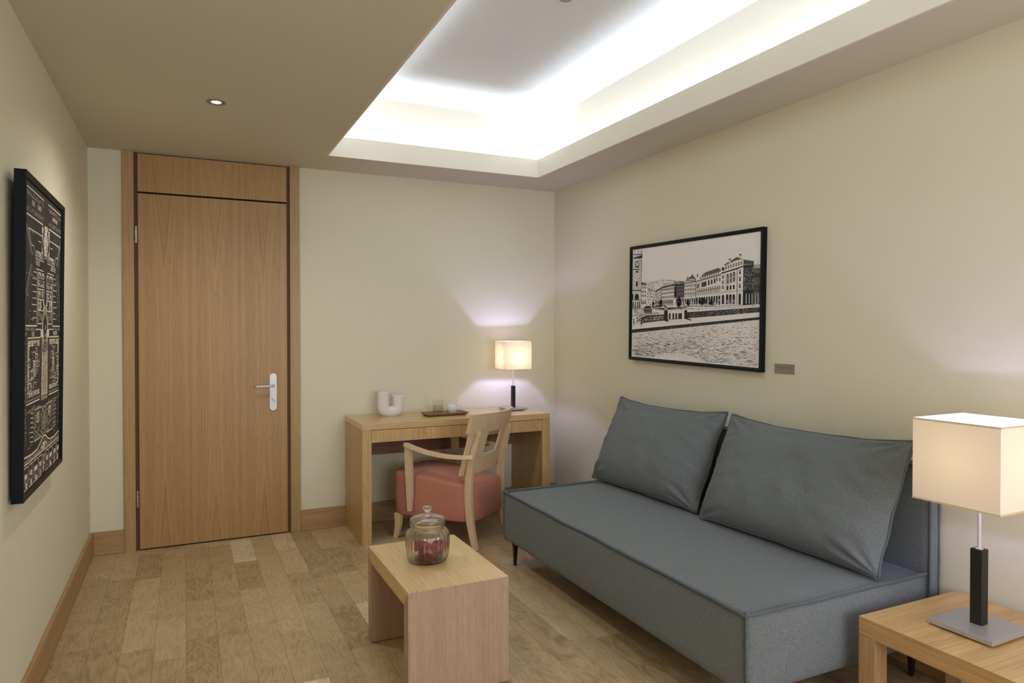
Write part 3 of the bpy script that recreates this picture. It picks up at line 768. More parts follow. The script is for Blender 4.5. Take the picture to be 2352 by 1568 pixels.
def apple_mat():
    t = NT('red_apple_skin'); tc = t.n('ShaderNodeTexCoord')
    sp3 = t.n('ShaderNodeSeparateXYZ', i_Vector=tc.outputs['Object'])
    ns = t.n('ShaderNodeTexNoise', i_Vector=t.n('ShaderNodeMapping', i_Vector=tc.outputs['Object'], i_Scale=(1, 1, .2)), i_Scale=60., i_Detail=4.)
    dots = t.n('ShaderNodeTexVoronoi', i_Vector=tc.outputs['Object'], i_Scale=240.)
    n2 = t.n('ShaderNodeTexNoise', i_Vector=tc.outputs['Object'], i_Scale=22.)
    c = t.mix(ns.outputs[0], c8(104, 22, 34), c8(156, 46, 52))
    pat = t.math('MULTIPLY', t.math('GREATER_THAN', n2.outputs[0], .62), .45)
    c = t.mix(pat, c, c8(176, 96, 70))
    c = t.mix(t.math('MULTIPLY', t.math('LESS_THAN', dots.outputs[0], .16), .5), c, c8(214, 170, 120))
    t.put(t.b.inputs['Base Color'], c); t.put(t.b.inputs['Roughness'], .28)
    return t.m
M_apple = apple_mat(); M_stem = plain('apple_stem', c8(70, 50, 30), .8)
def apple():
    o_ = thing('apple', '', 'apple', group='red apples in the glass jar')
    bm_ = bmesh.new(); n_ = 40; m_ = 22; prof_ = []
    for j in range(m_+1):
        a = PI*j/m_; s_ = math.sin(a); c_ = math.cos(a)
        r = .0375*(s_**.85)*(1+.10*c_); z = .0375*c_*1.02
        if c_ > .55: z -= .020*((c_-.55)/.45)**2*1.1
        if c_ < -.7: z += .011*((-c_-.7)/.3)**2
        prof_.append((max(r, 0), z))
    lathe(bm_, prof_, n_)
    for v in bm_.verts:
        a = math.atan2(v.co.y, v.co.x); lo_ = max(0, -v.co.z/.0375)
        k = 1+.035*math.cos(5*a)*lo_; v.co.x *= k; v.co.y *= k
    obj('apple_flesh', bm_, M_apple, o_, smooth=True)
    bm_ = bmesh.new(); tube(bm_, [(0, 0, .014), (.001, 0, .024), (.003, .001, .035)], .0013, 6); obj('stem', bm_, M_stem, o_, smooth=True)
    bm_ = bmesh.new(); lathe(bm_, [(0, -.030), (.004, -.0305), (.005, -.028), (0, -.027)], 8); obj('calyx', bm_, M_stem, o_)
    return o_
ap0 = apple()
view = Vector((.31, .95, 0)); side = Vector((.95, -.31, 0)); c0 = Vector((JX, JY, JZ))
spots = [(-.002, -.040, .0440, (math.radians(125), .35, -.35), 'red apple at the front of the jar, its blossom end turned down to the camera'),
         (-.026, .030, .0510, (.35, .3, 1.1), 'red apple at the back left inside the glass jar'),
         (.044, .016, .0470, (-.25, .3, 2.4), 'red apple at the back right inside the glass jar')]
for i, (a, b, z, rot, lb) in enumerate(spots):
    if i == 0: o_ = ap0
    else:
        o_ = ap0.copy(); C.objects.link(o_)
        for chd in list(ap0.children):
            c2 = chd.copy(); C.objects.link(c2); c2.parent = o_
    o_.location = c0+side*a+view*b+Vector((0, 0, z)); o_.rotation_euler = rot; o_['label'] = lb
    sc = (.97, .90, .90)[i]; o_.scale = (sc, sc, sc)

# ---------------------------------------------------------------- flat drawings (real ink layers on a sheet)
class Ink:
    """2-D drawing; (u, v) -> sheet point; layers stack in steps of 0.15 mm"""
    def __init__(s, fn, nrm): s.bm = bmesh.new(); s.fn = fn; s.n = Vector(nrm)
    def poly(s, pts, m, l=1):
        try:
            f = s.bm.faces.new([s.bm.verts.new(s.fn(*p)+s.n*.00015*l) for p in pts]); f.material_index = m
        except ValueError: pass
    def rect(s, x0, y0, x1, y1, m, l=1): s.poly([(x0, y0), (x1, y0), (x1, y1), (x0, y1)], m, l)
    def line(s, pts, w_, m, l=1):
        for (xa, ya), (xb, yb) in zip(pts, pts[1:]):
            dx, dy = xb-xa, yb-ya; q = math.hypot(dx, dy) or 1; nx, ny = -dy/q*w_/2, dx/q*w_/2
            s.poly([(xa+nx, ya+ny), (xb+nx, yb+ny), (xb-nx, yb-ny), (xa-nx, ya-ny)], m, l)
    def arch(s, x0, x1, yt, yb0, yb1, m, l=2):     # round-headed opening, photo y grows down
        xc = (x0+x1)/2; r = abs(x1-x0)/2; pts = [(x0, yb0)]
        for k in range(9): a = PI-PI*k/8; pts.append((xc+r*math.cos(a), yt+r*1.3-r*1.3*math.sin(a)))
        pts.append((x1, yb1)); s.poly(pts, m, l)
    def build(s, name, mats, parent):
        me = bpy.data.meshes.new(name); s.bm.to_mesh(me); s.bm.free()
        for m in mats: me.materials.append(m)
        o = bpy.data.objects.new(name, me); C.objects.link(o); o.parent = parent; return o
def text_mesh(body, size, mat, parent, mw, name='lettering'):
    cu_ = bpy.data.curves.new('txt', 'FONT'); cu_.body = body; cu_.size = size; cu_.align_x = 'CENTER'; cu_.align_y = 'CENTER'; cu_.extrude = .0001
    to = bpy.data.objects.new('txt', cu_); C.objects.link(to)
    dg = bpy.context.evaluated_depsgraph_get(); me = bpy.data.meshes.new_from_object(to.evaluated_get(dg))
    bpy.data.objects.remove(to); bpy.data.curves.remove(cu_)
    me.materials.clear(); me.materials.append(mat); me.transform(mw); me.name = name
    o = bpy.data.objects.new(name, me); C.objects.link(o); o.parent = parent; return o
def frame_obj(name, hw, hh, fw, dep, parent, mat):
    """picture frame in local X (across) Z (up), wall at y=0, front at y=-dep"""
    bm_ = bmesh.new(); prof_ = [(0, 0), (0, -dep), (fw*.35, -dep+.0), (fw, -dep+.006), (fw, -dep+.012), (fw, 0)]
    rows_ = []
    for i_, y_ in prof_:
        rows_.append([bm_.verts.new((sx*(hw-i_), y_, sz*(hh-i_))) for sx, sz in ((-1, -1), (1, -1), (1, 1), (-1, 1))])
    for p, q in zip(rows_, rows_[1:]+rows_[:1]):
        for k in range(4): bm_.faces.new((p[k], p[(k+1) % 4], q[(k+1) % 4], q[k]))
    return obj(name, bm_, mat, parent, bevel=.0012)

# right-hand picture: pen drawing of a seafront square
TL, TR, BLc, BR = Vector((0, -1.042, 1.860)), Vector((0, -2.171, 1.839)), Vector((0, -1.049, 1.1395)), Vector((0, -2.171, 1.1215))
cpos = (TL+TR+BLc+BR)/4; wid_, hei_ = 1.126, .719
p2 = thing('framed_picture', 'black framed pen drawing of a waterfront square with arcaded buildings above the sofa', 'picture', (0, cpos.y, cpos.z), -PI/2)
p2.rotation_euler = (0, math.radians(1.0), -PI/2)
DEP = .030; FW = .020
frame_obj('frame', wid_/2, hei_/2, FW, DEP, p2, M_frameK)
obj('sheet', B(-wid_/2+FW*.9, wid_/2-FW*.9, -DEP+.010, -.002, -hei_/2+FW*.9, hei_/2-FW*.9), M_paper, p2)
# drawing coordinates: homography from a rectified reading grid to the sheet
def solve8(src, dst):
    A_ = []; b_ = []
    for (x, y), (u, v) in zip(src, dst):
        A_.append([x, y, 1, 0, 0, 0, -u*x, -u*y]); b_.append(u); A_.append([0, 0, 0, x, y, 1, -v*x, -v*y]); b_.append(v)
    n_ = 8
    for i in range(n_):
        p = max(range(i, n_), key=lambda r_: abs(A_[r_][i])); A_[i], A_[p] = A_[p], A_[i]; b_[i], b_[p] = b_[p], b_[i]
        for r_ in range(n_):
            if r_ != i:
                f = A_[r_][i]/A_[i][i]; A_[r_] = [x-f*y for x, y in zip(A_[r_], A_[i])]; b_[r_] -= f*b_[i]
    return [b_[i]/A_[i][i] for i in range(n_)]
iw, ih = wid_/2-FW, hei_/2-FW
Hm = solve8([(210, 300), (1415, 137), (1415, 1423), (217, 1320)], [(-iw, ih), (iw, ih), (iw, -ih), (-iw, -ih)])
def hmap(x, y):
    d_ = Hm[6]*x+Hm[7]*y+1; u = (Hm[0]*x+Hm[1]*y+Hm[2])/d_; v = (Hm[3]*x+Hm[4]*y+Hm[5])/d_
    return Vector((max(-iw, min(iw, u)), -DEP+.010, max(-ih, min(ih, v))))
K = Ink(hmap, (0, -1, 0)); R = random.Random(7); rnd = R.uniform
def lp(xa, ya, xb, yb, x): return ya+(yb-ya)*(x-xa)/(xb-xa)
def speck(x0, x1, top, bot, n_, m, l, a=3, b=5, lean=0):
    for _ in range(n_):
        x = rnd(x0, x1); y = rnd(top(x), bot(x)); w1, h1 = rnd(.5, 1)*a, rnd(.4, 1)*b
        K.poly([(x, y), (x+w1, y+lean*w1), (x+w1*.8, y+h1), (x-w1*.2, y+h1*.8)], m, l)
def lines(x0, ya, x1, yb, w_, m=0, l=3, jit=1.2, n_=30):
    K.line([(x0+(x1-x0)*i/n_, ya+(yb-ya)*i/n_+rnd(-jit, jit)) for i in range(n_+1)], w_, m, l)
# sky stays paper. hills
for k in range(330):
    x = rnd(350, 640); top = 640-52*math.exp(-((x-490)/120)**2)-14*math.exp(-((x-600)/50)**2)
    y = rnd(top, 690); K.line([(x, y), (x+rnd(4, 13), y+rnd(-4, 3))], rnd(1, 2.2), rnd(0, 1) > .5, 1)
lines(297, 612, 420, 608, 2); lines(420, 608, 560, 590, 2, jit=4); lines(560, 592, 620, 600, 2, jit=4)
# tower
K.rect(212, 345, 297, 860, 1, 1) if False else None
speck(213, 295, lambda x: 350, lambda x: 690, 420, 1, 2, 2.5, 9); speck(213, 295, lambda x: 350, lambda x: 690, 150, 0, 3, 2, 7)
speck(262, 297, lambda x: 350, lambda x: 690, 190, 0, 3, 2, 8)
lines(296, 300, 298, 860, 3); K.rect(213, 340, 303, 348, 0, 3); K.poly([(213, 376), (303, 352), (305, 362), (297, 380), (213, 384)], 0, 3); K.line([(213, 362), (300, 352)], 3, 1, 3)
for x in (228, 262, 288): K.rect(x, 304, x+4, 335, 0, 3)
K.arch(238, 268, 408, 470, 470, 0, 4); K.arch(245, 262, 416, 455, 455, 2, 5); K.rect(214, 484, 274, 492, 0, 4); K.rect(244, 500, 262, 520, 0, 4)
K.arch(246, 262, 600, 650, 650, 0, 4); K.rect(213, 684, 298, 692, 0, 4); K.rect(213, 700, 298, 703, 0, 4)
K.arch(236, 276, 720, 776, 776, 0, 4); K.arch(214, 224, 720, 776, 776, 0, 4); K.rect(213, 778, 298, 783, 0, 4)
for x in (218, 240, 262, 280): K.arch(x, x+9, 795, 860, 860, 0, 4)
speck(213, 298, lambda x: 705, lambda x: 870, 150, 1, 3, 3, 8)
# small block beside the tower
K.poly([(297, 640), (300, 608), (350, 622), (352, 640)], 0, 2); speck(300, 350, lambda x: 612, lambda x: 636, 40, 2, 4, 4, 5)
for j, y in enumerate((650, 690, 728)):
    for x in (304, 320, 335): K.rect(x, y, x+7, y+22, 0, 3)
for x in (304, 320, 335): K.arch(x, x+9, 790, 820, 820, 0, 3)
K.rect(299, 780, 352, 784, 0, 3)
for k in range(150):
    x = rnd(352, 440); y = rnd(668, 850); K.rect(x, y, x+rnd(2, 6), y+rnd(3, 12), rnd(0, 1) > .5, 2)
def windows(x0, t0, b0, x1, t1, b1, nx, ny, fw_=.5, fh=.6, m=0, arch=(), l=3):
    for i in range(nx):
        xa = x0+(x1-x0)*(i+.5-fw_/2)/nx; xb = x0+(x1-x0)*(i+.5+fw_/2)/nx; xm_ = (xa+xb)/2
        t_ = lp(x0, t0, x1, t1, xm_); b_ = lp(x0, b0, x1, b1, xm_)
        for j in range(ny):
            ya = t_+(b_-t_)*(j+.5-fh/2)/ny; yb = t_+(b_-t_)*(j+.5+fh/2)/ny
            if j in arch: K.arch(xa, xb, ya, yb, yb, m, l)
            else: K.rect(xa, ya, xb, yb, m, l)
            if (xb-xa) > 8:
                K.rect(xm_-1, ya+4, xm_+1, yb-3, 2, l+1); K.rect(xa-3, yb+2, xb+3, yb+4, 1, l)
def arcade(x0, t0, b0, x1, t1, b1, n_, fw_=.62, m=0):
    for i in range(n_):
        xa = x0+(x1-x0)*(i+.5-fw_/2)/n_; xb = x0+(x1-x0)*(i+.5+fw_/2)/n_
        K.arch(xa, xb, lp(x0, t0, x1, t1, (xa+xb)/2), lp(x0, b0, x1, b1, xa), lp(x0, b0, x1, b1, xb), m, 3)
        for _ in range(5):
            x = rnd(xa, xb); y = rnd(lp(x0, t0, x1, t1, x)+30, lp(x0, b0, x1, b1, x)); K.rect(x, y, x+rnd(1, 4), y+rnd(5, 18), 2, 4)
# far left range 430-710
K.poly([(430, 695), (500, 655), (500, 668), (430, 706)], 0, 3); K.poly([(500, 655), (612, 632), (612, 643), (500, 668)], 0, 3); K.poly([(612, 634), (708, 630), (708, 645), (612, 645)], 0, 3)
speck(505, 610, lambda x: 618, lambda x: 650, 120, 0, 3, 4, 5); speck(612, 706, lambda x: 600, lambda x: 632, 170, 0, 3, 5, 7)
windows(440, 700, 775, 490, 672, 775, 6, 4); windows(492, 668, 775, 612, 648, 765, 9, 3, .45, .6, arch=(0,))
K.rect(491, 665, 494, 790, 0, 3); lines(430, 782, 612, 772, 3); arcade(432, 788, 830, 612, 778, 830, 15)
K.poly([(612, 645), (708, 645), (708, 760), (612, 765)], 1, 1); windows(612, 650, 760, 708, 650, 755, 8, 3, .5, .7, l=3); arcade(630, 770, 830, 708, 765, 830, 6)
speck(612, 708, lambda x: 648, lambda x: 830, 170, 0, 3, 2, 7)
# block 710-815
K.poly([(718, 592), (780, 545), (818, 582), (760, 580)], 1, 2); speck(722, 812, lambda x: lp(718, 590, 780, 552, x) if x < 780 else lp(780, 552, 818, 582, x), lambda x: 592, 120, 0, 3, 3, 5)
for cx_, cy_ in ((737, 562), (781, 540), (829, 538)): K.rect(cx_-4, cy_, cx_+4, cy_+26, 0, 3); K.rect(cx_-6, cy_, cx_+6, cy_+7, 0, 3)
for x in range(722, 815, 16): K.rect(x, 592, x+9, 606, 0, 4)
K.poly([(708, 620), (815, 603), (815, 610), (708, 629)], 0, 3)
windows(710, 632, 742, 772, 622, 738, 4, 3, .42, .6, arch=(0,)); windows(780, 622, 738, 814, 618, 736, 2, 3, .5, .6); K.rect(772, 612, 775, 825, 0, 3); K.rect(813, 605, 817, 825, 0, 3)
arcade(712, 768, 825, 770, 765, 828, 4); arcade(778, 762, 825, 814, 762, 828, 2)
# middle range 815-1050
K.poly([(862, 556), (905, 518), (1022, 478), (1046, 496), (1046, 512), (870, 562)], 1, 2)
for k in range(34): x = 872+k*5; K.line([(x, 562-(x-862)*.26), (x+9, 530-(x-862)*.26)], 1, 0, 3)
for i in range(9): x = 852+i*21; y = lp(850, 590, 1040, 540, x); K.rect(x, y-24, x+11, y-2, 0, 4); K.rect(x+3, y-20, x+6, y-6, 2, 5)
K.poly([(815, 603), (1050, 540), (1050, 549), (815, 611)], 0, 4); lines(818, 622, 1048, 560, 1.5, 1)
arch_y = lambda x: lp(830, 628, 1010, 572, x)
for i, x in enumerate((824, 838, 868, 884, 899, 929, 956, 984)):
    K.arch(x, x+(9 if x < 865 else 14), arch_y(x), arch_y(x)+46, arch_y(x)+43, 0, 4); K.line([(x-2, arch_y(x)+8), (x+6, arch_y(x)-6), (x+15, arch_y(x)+4)], 1.4, 0, 4)
for x in (1008, 1034): K.rect(x, 572, x+9, 606, 0, 4)
windows(820, 682, 706, 1046, 640, 668, 11, 1, .42, .95); windows(820, 700, 735, 1046, 660, 706, 15, 1, .3, .95); lines(840, 700, 1046, 664, 4, 0)
lines(710, 744, 1050, 712, 2, 0); lines(710, 752, 1050, 722, 2, 1)
arcade(816, 758, 824, 1048, 738, 828, 10, .7)
# corner pavilion 1050-1255 and its dark flank
K.poly([(1076, 450), (1192, 381), (1236, 398), (1180, 412), (1080, 458)], 1, 2)
for k in range(30): x = 1085+k*5; K.line([(x, lp(1076, 452, 1192, 384, x)+2), (x+10, lp(1076, 452, 1192, 384, x)+16)], 1.2, 0, 3)
K.line([(1076, 452), (1192, 381), (1256, 404), (1354, 420)], 4, 0, 4)
for cx_, cy_ in ((1226, 350), (1128, 392)): K.rect(cx_-9, cy_, cx_+9, cy_+13, 0, 4); K.rect(cx_-7, cy_+13, cx_+7, cy_+42, 2, 4); K.line([(cx_+8, cy_+13), (cx_+8, cy_+42)], 2, 0, 5); K.line([(cx_-8, cy_+13), (cx_-8, cy_+42)], 1.5, 0, 5)
for i in range(7): x = 1086+i*24; y = lp(1080, 470, 1250, 420, x); K.rect(x, y-6, x+13, y+24, 0, 4); K.rect(x+4, y, x+8, y+16, 2, 5)
K.rect(1056, 474, 1078, 505, 0, 4)
K.poly([(1050, 524), (1200, 478), (1255, 458), (1255, 470), (1200, 492), (1050, 538)], 0, 4); K.poly([(1050, 524), (1200, 478), (1255, 458), (1255, 461), (1200, 481), (1050, 528)], 1, 5)
for x, a in ((1060, 545), (1218, 492)):
    for j in range(3): yy = a+j*((690-a)/3)+6; K.rect(x, yy, x+14, yy+(690-a)/3*.62, 0, 4); K.rect(x+5, yy+6, x+8, yy+20, 2, 5)
for x, a in ((1102, 536), (1131, 526), (1160, 516)):
    K.arch(x, x+19, a, a+92, a+90, 0, 4); K.rect(x-2, a+46, x+21, a+50, 2, 5); K.rect(x+8, a+12, x+11, a+86, 2, 5); K.rect(x-3, a+96, x+23, a+99, 0, 4)
    K.rect(x+1, 648-(x-1100)*.12, x+17, 690-(x-1100)*.15, 0, 4)
K.rect(1197, 480, 1202, 828, 0, 4); K.rect(1087, 528, 1089, 700, 1, 4)
lines(1050, 708, 1255, 692, 3); lines(1050, 716, 1255, 704, 1.5, 1)
K.arch(1060, 1081, 734, 822, 822, 0, 4); K.arch(1216, 1238, 722, 826, 826, 0, 4)
for x in (1099, 1129, 1160): K.arch(x, x+22, 728, 822, 824, 0, 4); speck(x+3, x+18, lambda q: 775, lambda q: 818, 16, 2, 5, 3, 9)
K.poly([(1255, 455), (1352, 448), (1352, 822), (1255, 832)], 0, 3); K.poly([(1254, 404), (1352, 418), (1352, 448), (1255, 452)], 1, 2)
for x in range(1262, 1350, 15): K.rect(x, 414+(x-1262)*.1, x+8, 442, 0, 4)
K.poly([(1352, 478), (1414, 484), (1414, 818), (1352, 822)], 1, 2); speck(1352, 1414, lambda x: 484, lambda x: 815, 330, 0, 3, 4, 13); speck(1354, 1412, lambda x: 446, lambda x: 480, 60, 0, 3, 5, 6)
speck(1258, 1350, lambda x: 470, lambda x: 690, 190, 2, 4, 2.6, 9); speck(1258, 1350, lambda x: 470, lambda x: 690, 120, 1, 4, 4, 8)
for x in (1283, 1312, 1338): K.poly([(x, 726), (x+5, 720), (x+7, 815), (x+1, 818)], 2, 5)
for x in (1368, 1392): K.poly([(x, 716), (x+4, 712), (x+7, 812), (x+2, 815)], 2, 5)
for x in (1358, 1378, 1398): K.arch(x, x+12, 530, 572, 572, 0, 4); K.rect(x, 640, x+10, 676, 0, 4)
K.rect(1255, 688, 1414, 696, 0, 4)
# trees and statue
def blob(cx_, cy_, rx, ry, n_, m=0, l=5):
    for _ in range(n_):
        a = rnd(0, 2*PI); q = rnd(0, 1)**.6; x = cx_+rx*q*math.cos(a); y = cy_+ry*q*math.sin(a); e = rnd(2, 6)
        K.poly([(x-e, y), (x-e*.3, y-e), (x+e, y-e*.4), (x+e*.6, y+e), (x-e*.4, y+e*.8)], m, l)
blob(660, 800, 20, 52, 150); blob(745, 808, 13, 28, 60); blob(878, 795, 36, 34, 120); blob(965, 800, 22, 32, 80); blob(486, 812, 17, 30, 70); blob(622, 700, 9, 46, 60); blob(414, 822, 9, 26, 34); blob(480, 838, 60, 8, 50)
K.poly([(604, 768), (634, 768), (630, 830), (606, 830)], 2, 6); K.line([(604, 768), (604, 830)], 2, 0, 7); K.line([(632, 768), (630, 830)], 2, 0, 7)
# terrace walls
K.poly([(408, 848), (520, 856), (660, 848), (700, 852), (690, 862), (520, 874), (420, 862)], 0, 5); speck(425, 680, lambda x: 848, lambda x: 862, 60, 2, 6, 6, 4)
lines(408, 862, 520, 880, 2); lines(520, 880, 800, 862, 2); lines(735, 840, 1000, 838, 6, 0); lines(1000, 846, 1414, 822, 3, 0); lines(730, 870, 1414, 838, 1.5, 1)
for k in range(190): x = rnd(215, 1410); y = rnd(845, 885)-(x-215)*.02; K.rect(x, y, x+rnd(2, 9), y+rnd(1, 4), rnd(0, 1) > .4, 5)
K.poly([(320, 860), (345, 838), (385, 838), (406, 858)], 0, 5); K.poly([(322, 862), (406, 862), (404, 905), (326, 905)], 1, 4); speck(324, 402, lambda x: 862, lambda x: 905, 60, 0, 6, 8, 4)
for k in range(120): x = rnd(217, 320); y = rnd(850, 905); K.line([(x, y), (x+rnd(-4, 4), y+rnd(3, 12))], 1.5, 0, 5)
# hedge, posts, railing
K.poly([(302, 990), (310, 945), (350, 928), (520, 918), (522, 975), (312, 1000)], 0, 5); speck(312, 516, lambda x: lp(310, 948, 520, 924, x), lambda x: lp(310, 985, 520, 965, x), 210, 2, 6, 4.5, 6)
lines(217, 925, 475, 900, 5, 1); lines(217, 935, 470, 910, 3, 0)
K.poly([(520, 880), (553, 880), (558, 978), (570, 985), (552, 988), (520, 976)], 0, 6); K.poly([(520, 880), (528, 838), (545, 846), (548, 872)], 2, 6); blob(534, 855, 12, 20, 14, 0, 7)
K.poly([(710, 880), (738, 878), (740, 955), (782, 970), (776, 978), (712, 958)], 0, 6); K.poly([(688, 872), (712, 872), (712, 960), (690, 960)], 2, 6); blob(714, 850, 20, 16, 18, 0, 7); K.line([(688, 872), (688, 985)], 2, 0, 7)
for x in (566, 600, 628, 655, 672): K.arch(x, x+16, 905, 962, 962, 0, 6)
K.line([(560, 968), (690, 958)], 3, 0, 6)
K.poly([(740, 898), (1414, 852), (1414, 898), (740, 955)], 0, 6)
for k in range(560):
    x = rnd(748, 1412); f_ = rnd(.12, .88); y = lp(740, 898, 1414, 852, x)*(1-f_)+lp(740, 955, 1414, 898, x)*f_; K.rect(x, y, x+rnd(1.5, 4), y+rnd(2, 5), 1 if rnd(0, 1) > .45 else 2, 7)
for x, y in ((232, 1000), (262, 985), (285, 975), (302, 962), (300, 1010)):
    K.line([(x, y-28), (x-5, y), (x-3, y+26)], 1.8, 0, 6); K.line([(x+6, y-26), (x+9, y), (x+6, y+24)], 1.8, 0, 6); blob(x+2, y-34, 5, 5, 5); blob(x+3, y-6, 6, 10, 5)
blob(335, 990, 10, 6, 12)
# quay edge and water
K.poly([(217, 1062), (1414, 944), (1414, 968), (217, 1096)], 0, 6)
for k in range(330):
    x = rnd(217, 1400); f_ = rnd(.3, .95); y = lp(217, 1062, 1414, 944, x)*(1-f_)+lp(217, 1096, 1414, 968, x)*f_; K.rect(x, y, x+rnd(1, 2.5), y+rnd(2, 7), 1 if rnd(0, 1) > .3 else 2, 7)
for k in range(1500):
    x = rnd(218, 1390); top = lp(217, 1100, 1414, 975, x); bt_ = lp(217, 1310, 1414, 1412, x)
    if 400 < x < 900: bt_ -= 60*math.sin((x-400)/500*PI)
    f_ = rnd(0, 1)**.85; y = top+(bt_-top)*f_; ln = rnd(10, 46)*(.5+.7*f_)
    amp = rnd(1.5, 5)*(.6+f_); ph = rnd(0, 6); sl_ = rnd(-.10, .12); pts = []
    for i in range(6):
        xx = x+ln*i/5; pts.append((min(xx, 1412), y+amp*math.sin(ph+i*1.1)+sl_*ln*i/5))
    K.line(pts, rnd(.8, 1.7) if rnd(0, 1) > .12 else rnd(2, 3.6), 0 if rnd(0, 1) > .35 else 1, 5)
for k in range(70): x = rnd(230, 1000); y = rnd(1300, 1370); K.rect(x, y, x+rnd(2, 8), y+rnd(1, 2), 1, 5)
print_ = K.build('drawing', [M_ink, M_inkg, M_paper], p2)

# small wall label
pq = thing('wall_label', 'small grey caption plaque on the right wall beside the pen drawing', 'plaque', (0, -2.290, 1.1445), -PI/2)
obj('plate', B(-.060, .060, -.004, 0, -.0235, .0235), M_plaque, pq, bevel=.0008)
pk = Ink(lambda x, y: Vector((x, -.0041, y)), (0, -1, 0))
xx = -.050
for wl_ in (.0115, .0150, .0250, .0150, .0240):       # the caption reads only as five short runs of print
    n_ = int(wl_/.0025)
    for i in range(n_): pk.rect(xx+i*.0025, .0042, xx+i*.0025+.0017, .0075-(.0008 if i % 3 else 0), 0, 1)
    xx += wl_+.0030
pk.rect(-.046, -.0012, .044, -.0003, 1, 1)
pk.build('caption', [M_ink, M_inkg], pq)

# left-hand picture: white-on-black town plan
p1 = thing('framed_picture', 'tall black framed town plan in beige on charcoal hanging on the left wall', 'picture', (-W, -1.686, 1.314), PI/2)
lw, lh = .774, 1.066
p1.rotation_euler = (math.radians(.90), 0, PI/2)
DEP1 = .032
p1.location.x = -W+.0165
frame_obj('frame', lw/2, lh/2, .018, DEP1+.002, p1, M_frameK)
obj('sheet', B(-lw/2+.016, lw/2-.016, -DEP1+.010, -.002, -lh/2+.016, lh/2-.016), M_mapd, p1)
iw1, ih1 = lw/2-.018, lh/2-.018
LX = .0   # local +x of this picture runs towards the end wall
def mp_(u, v): return Vector((-iw1+2*iw1*max(0, min(1, u)), -DEP1+.010, ih1-2*ih1*max(0, min(1, v))))
Q = Ink(mp_, (0, -1, 0)); R = random.Random(11); rnd = R.uniform
UC = .545
def fr_(x0, y0, x1, y1, w_=.004, m=0, l=2): Q.line([(x0, y0), (x1, y0), (x1, y1), (x0, y1), (x0, y0)], w_, m, l)
def busy(x0, y0, x1, y1, n_, m=0, l=3, a=.012, b=.010):
    for _ in range(n_):
        x = rnd(x0, x1); y = rnd(y0, y1); Q.rect(x, y, min(x1, x+rnd(.2, 1)*a), min(y1, y+rnd(.2, 1)*b), m, l)
def block(x0, y0, x1, y1, dens=60):       # a lit city block with courts cut out
    Q.rect(x0, y0, x1, y1, 0, 2); busy(x0, y0, x1, y1, dens, 3, 3); busy(x0, y0, x1, y1, dens//2, 1, 4)
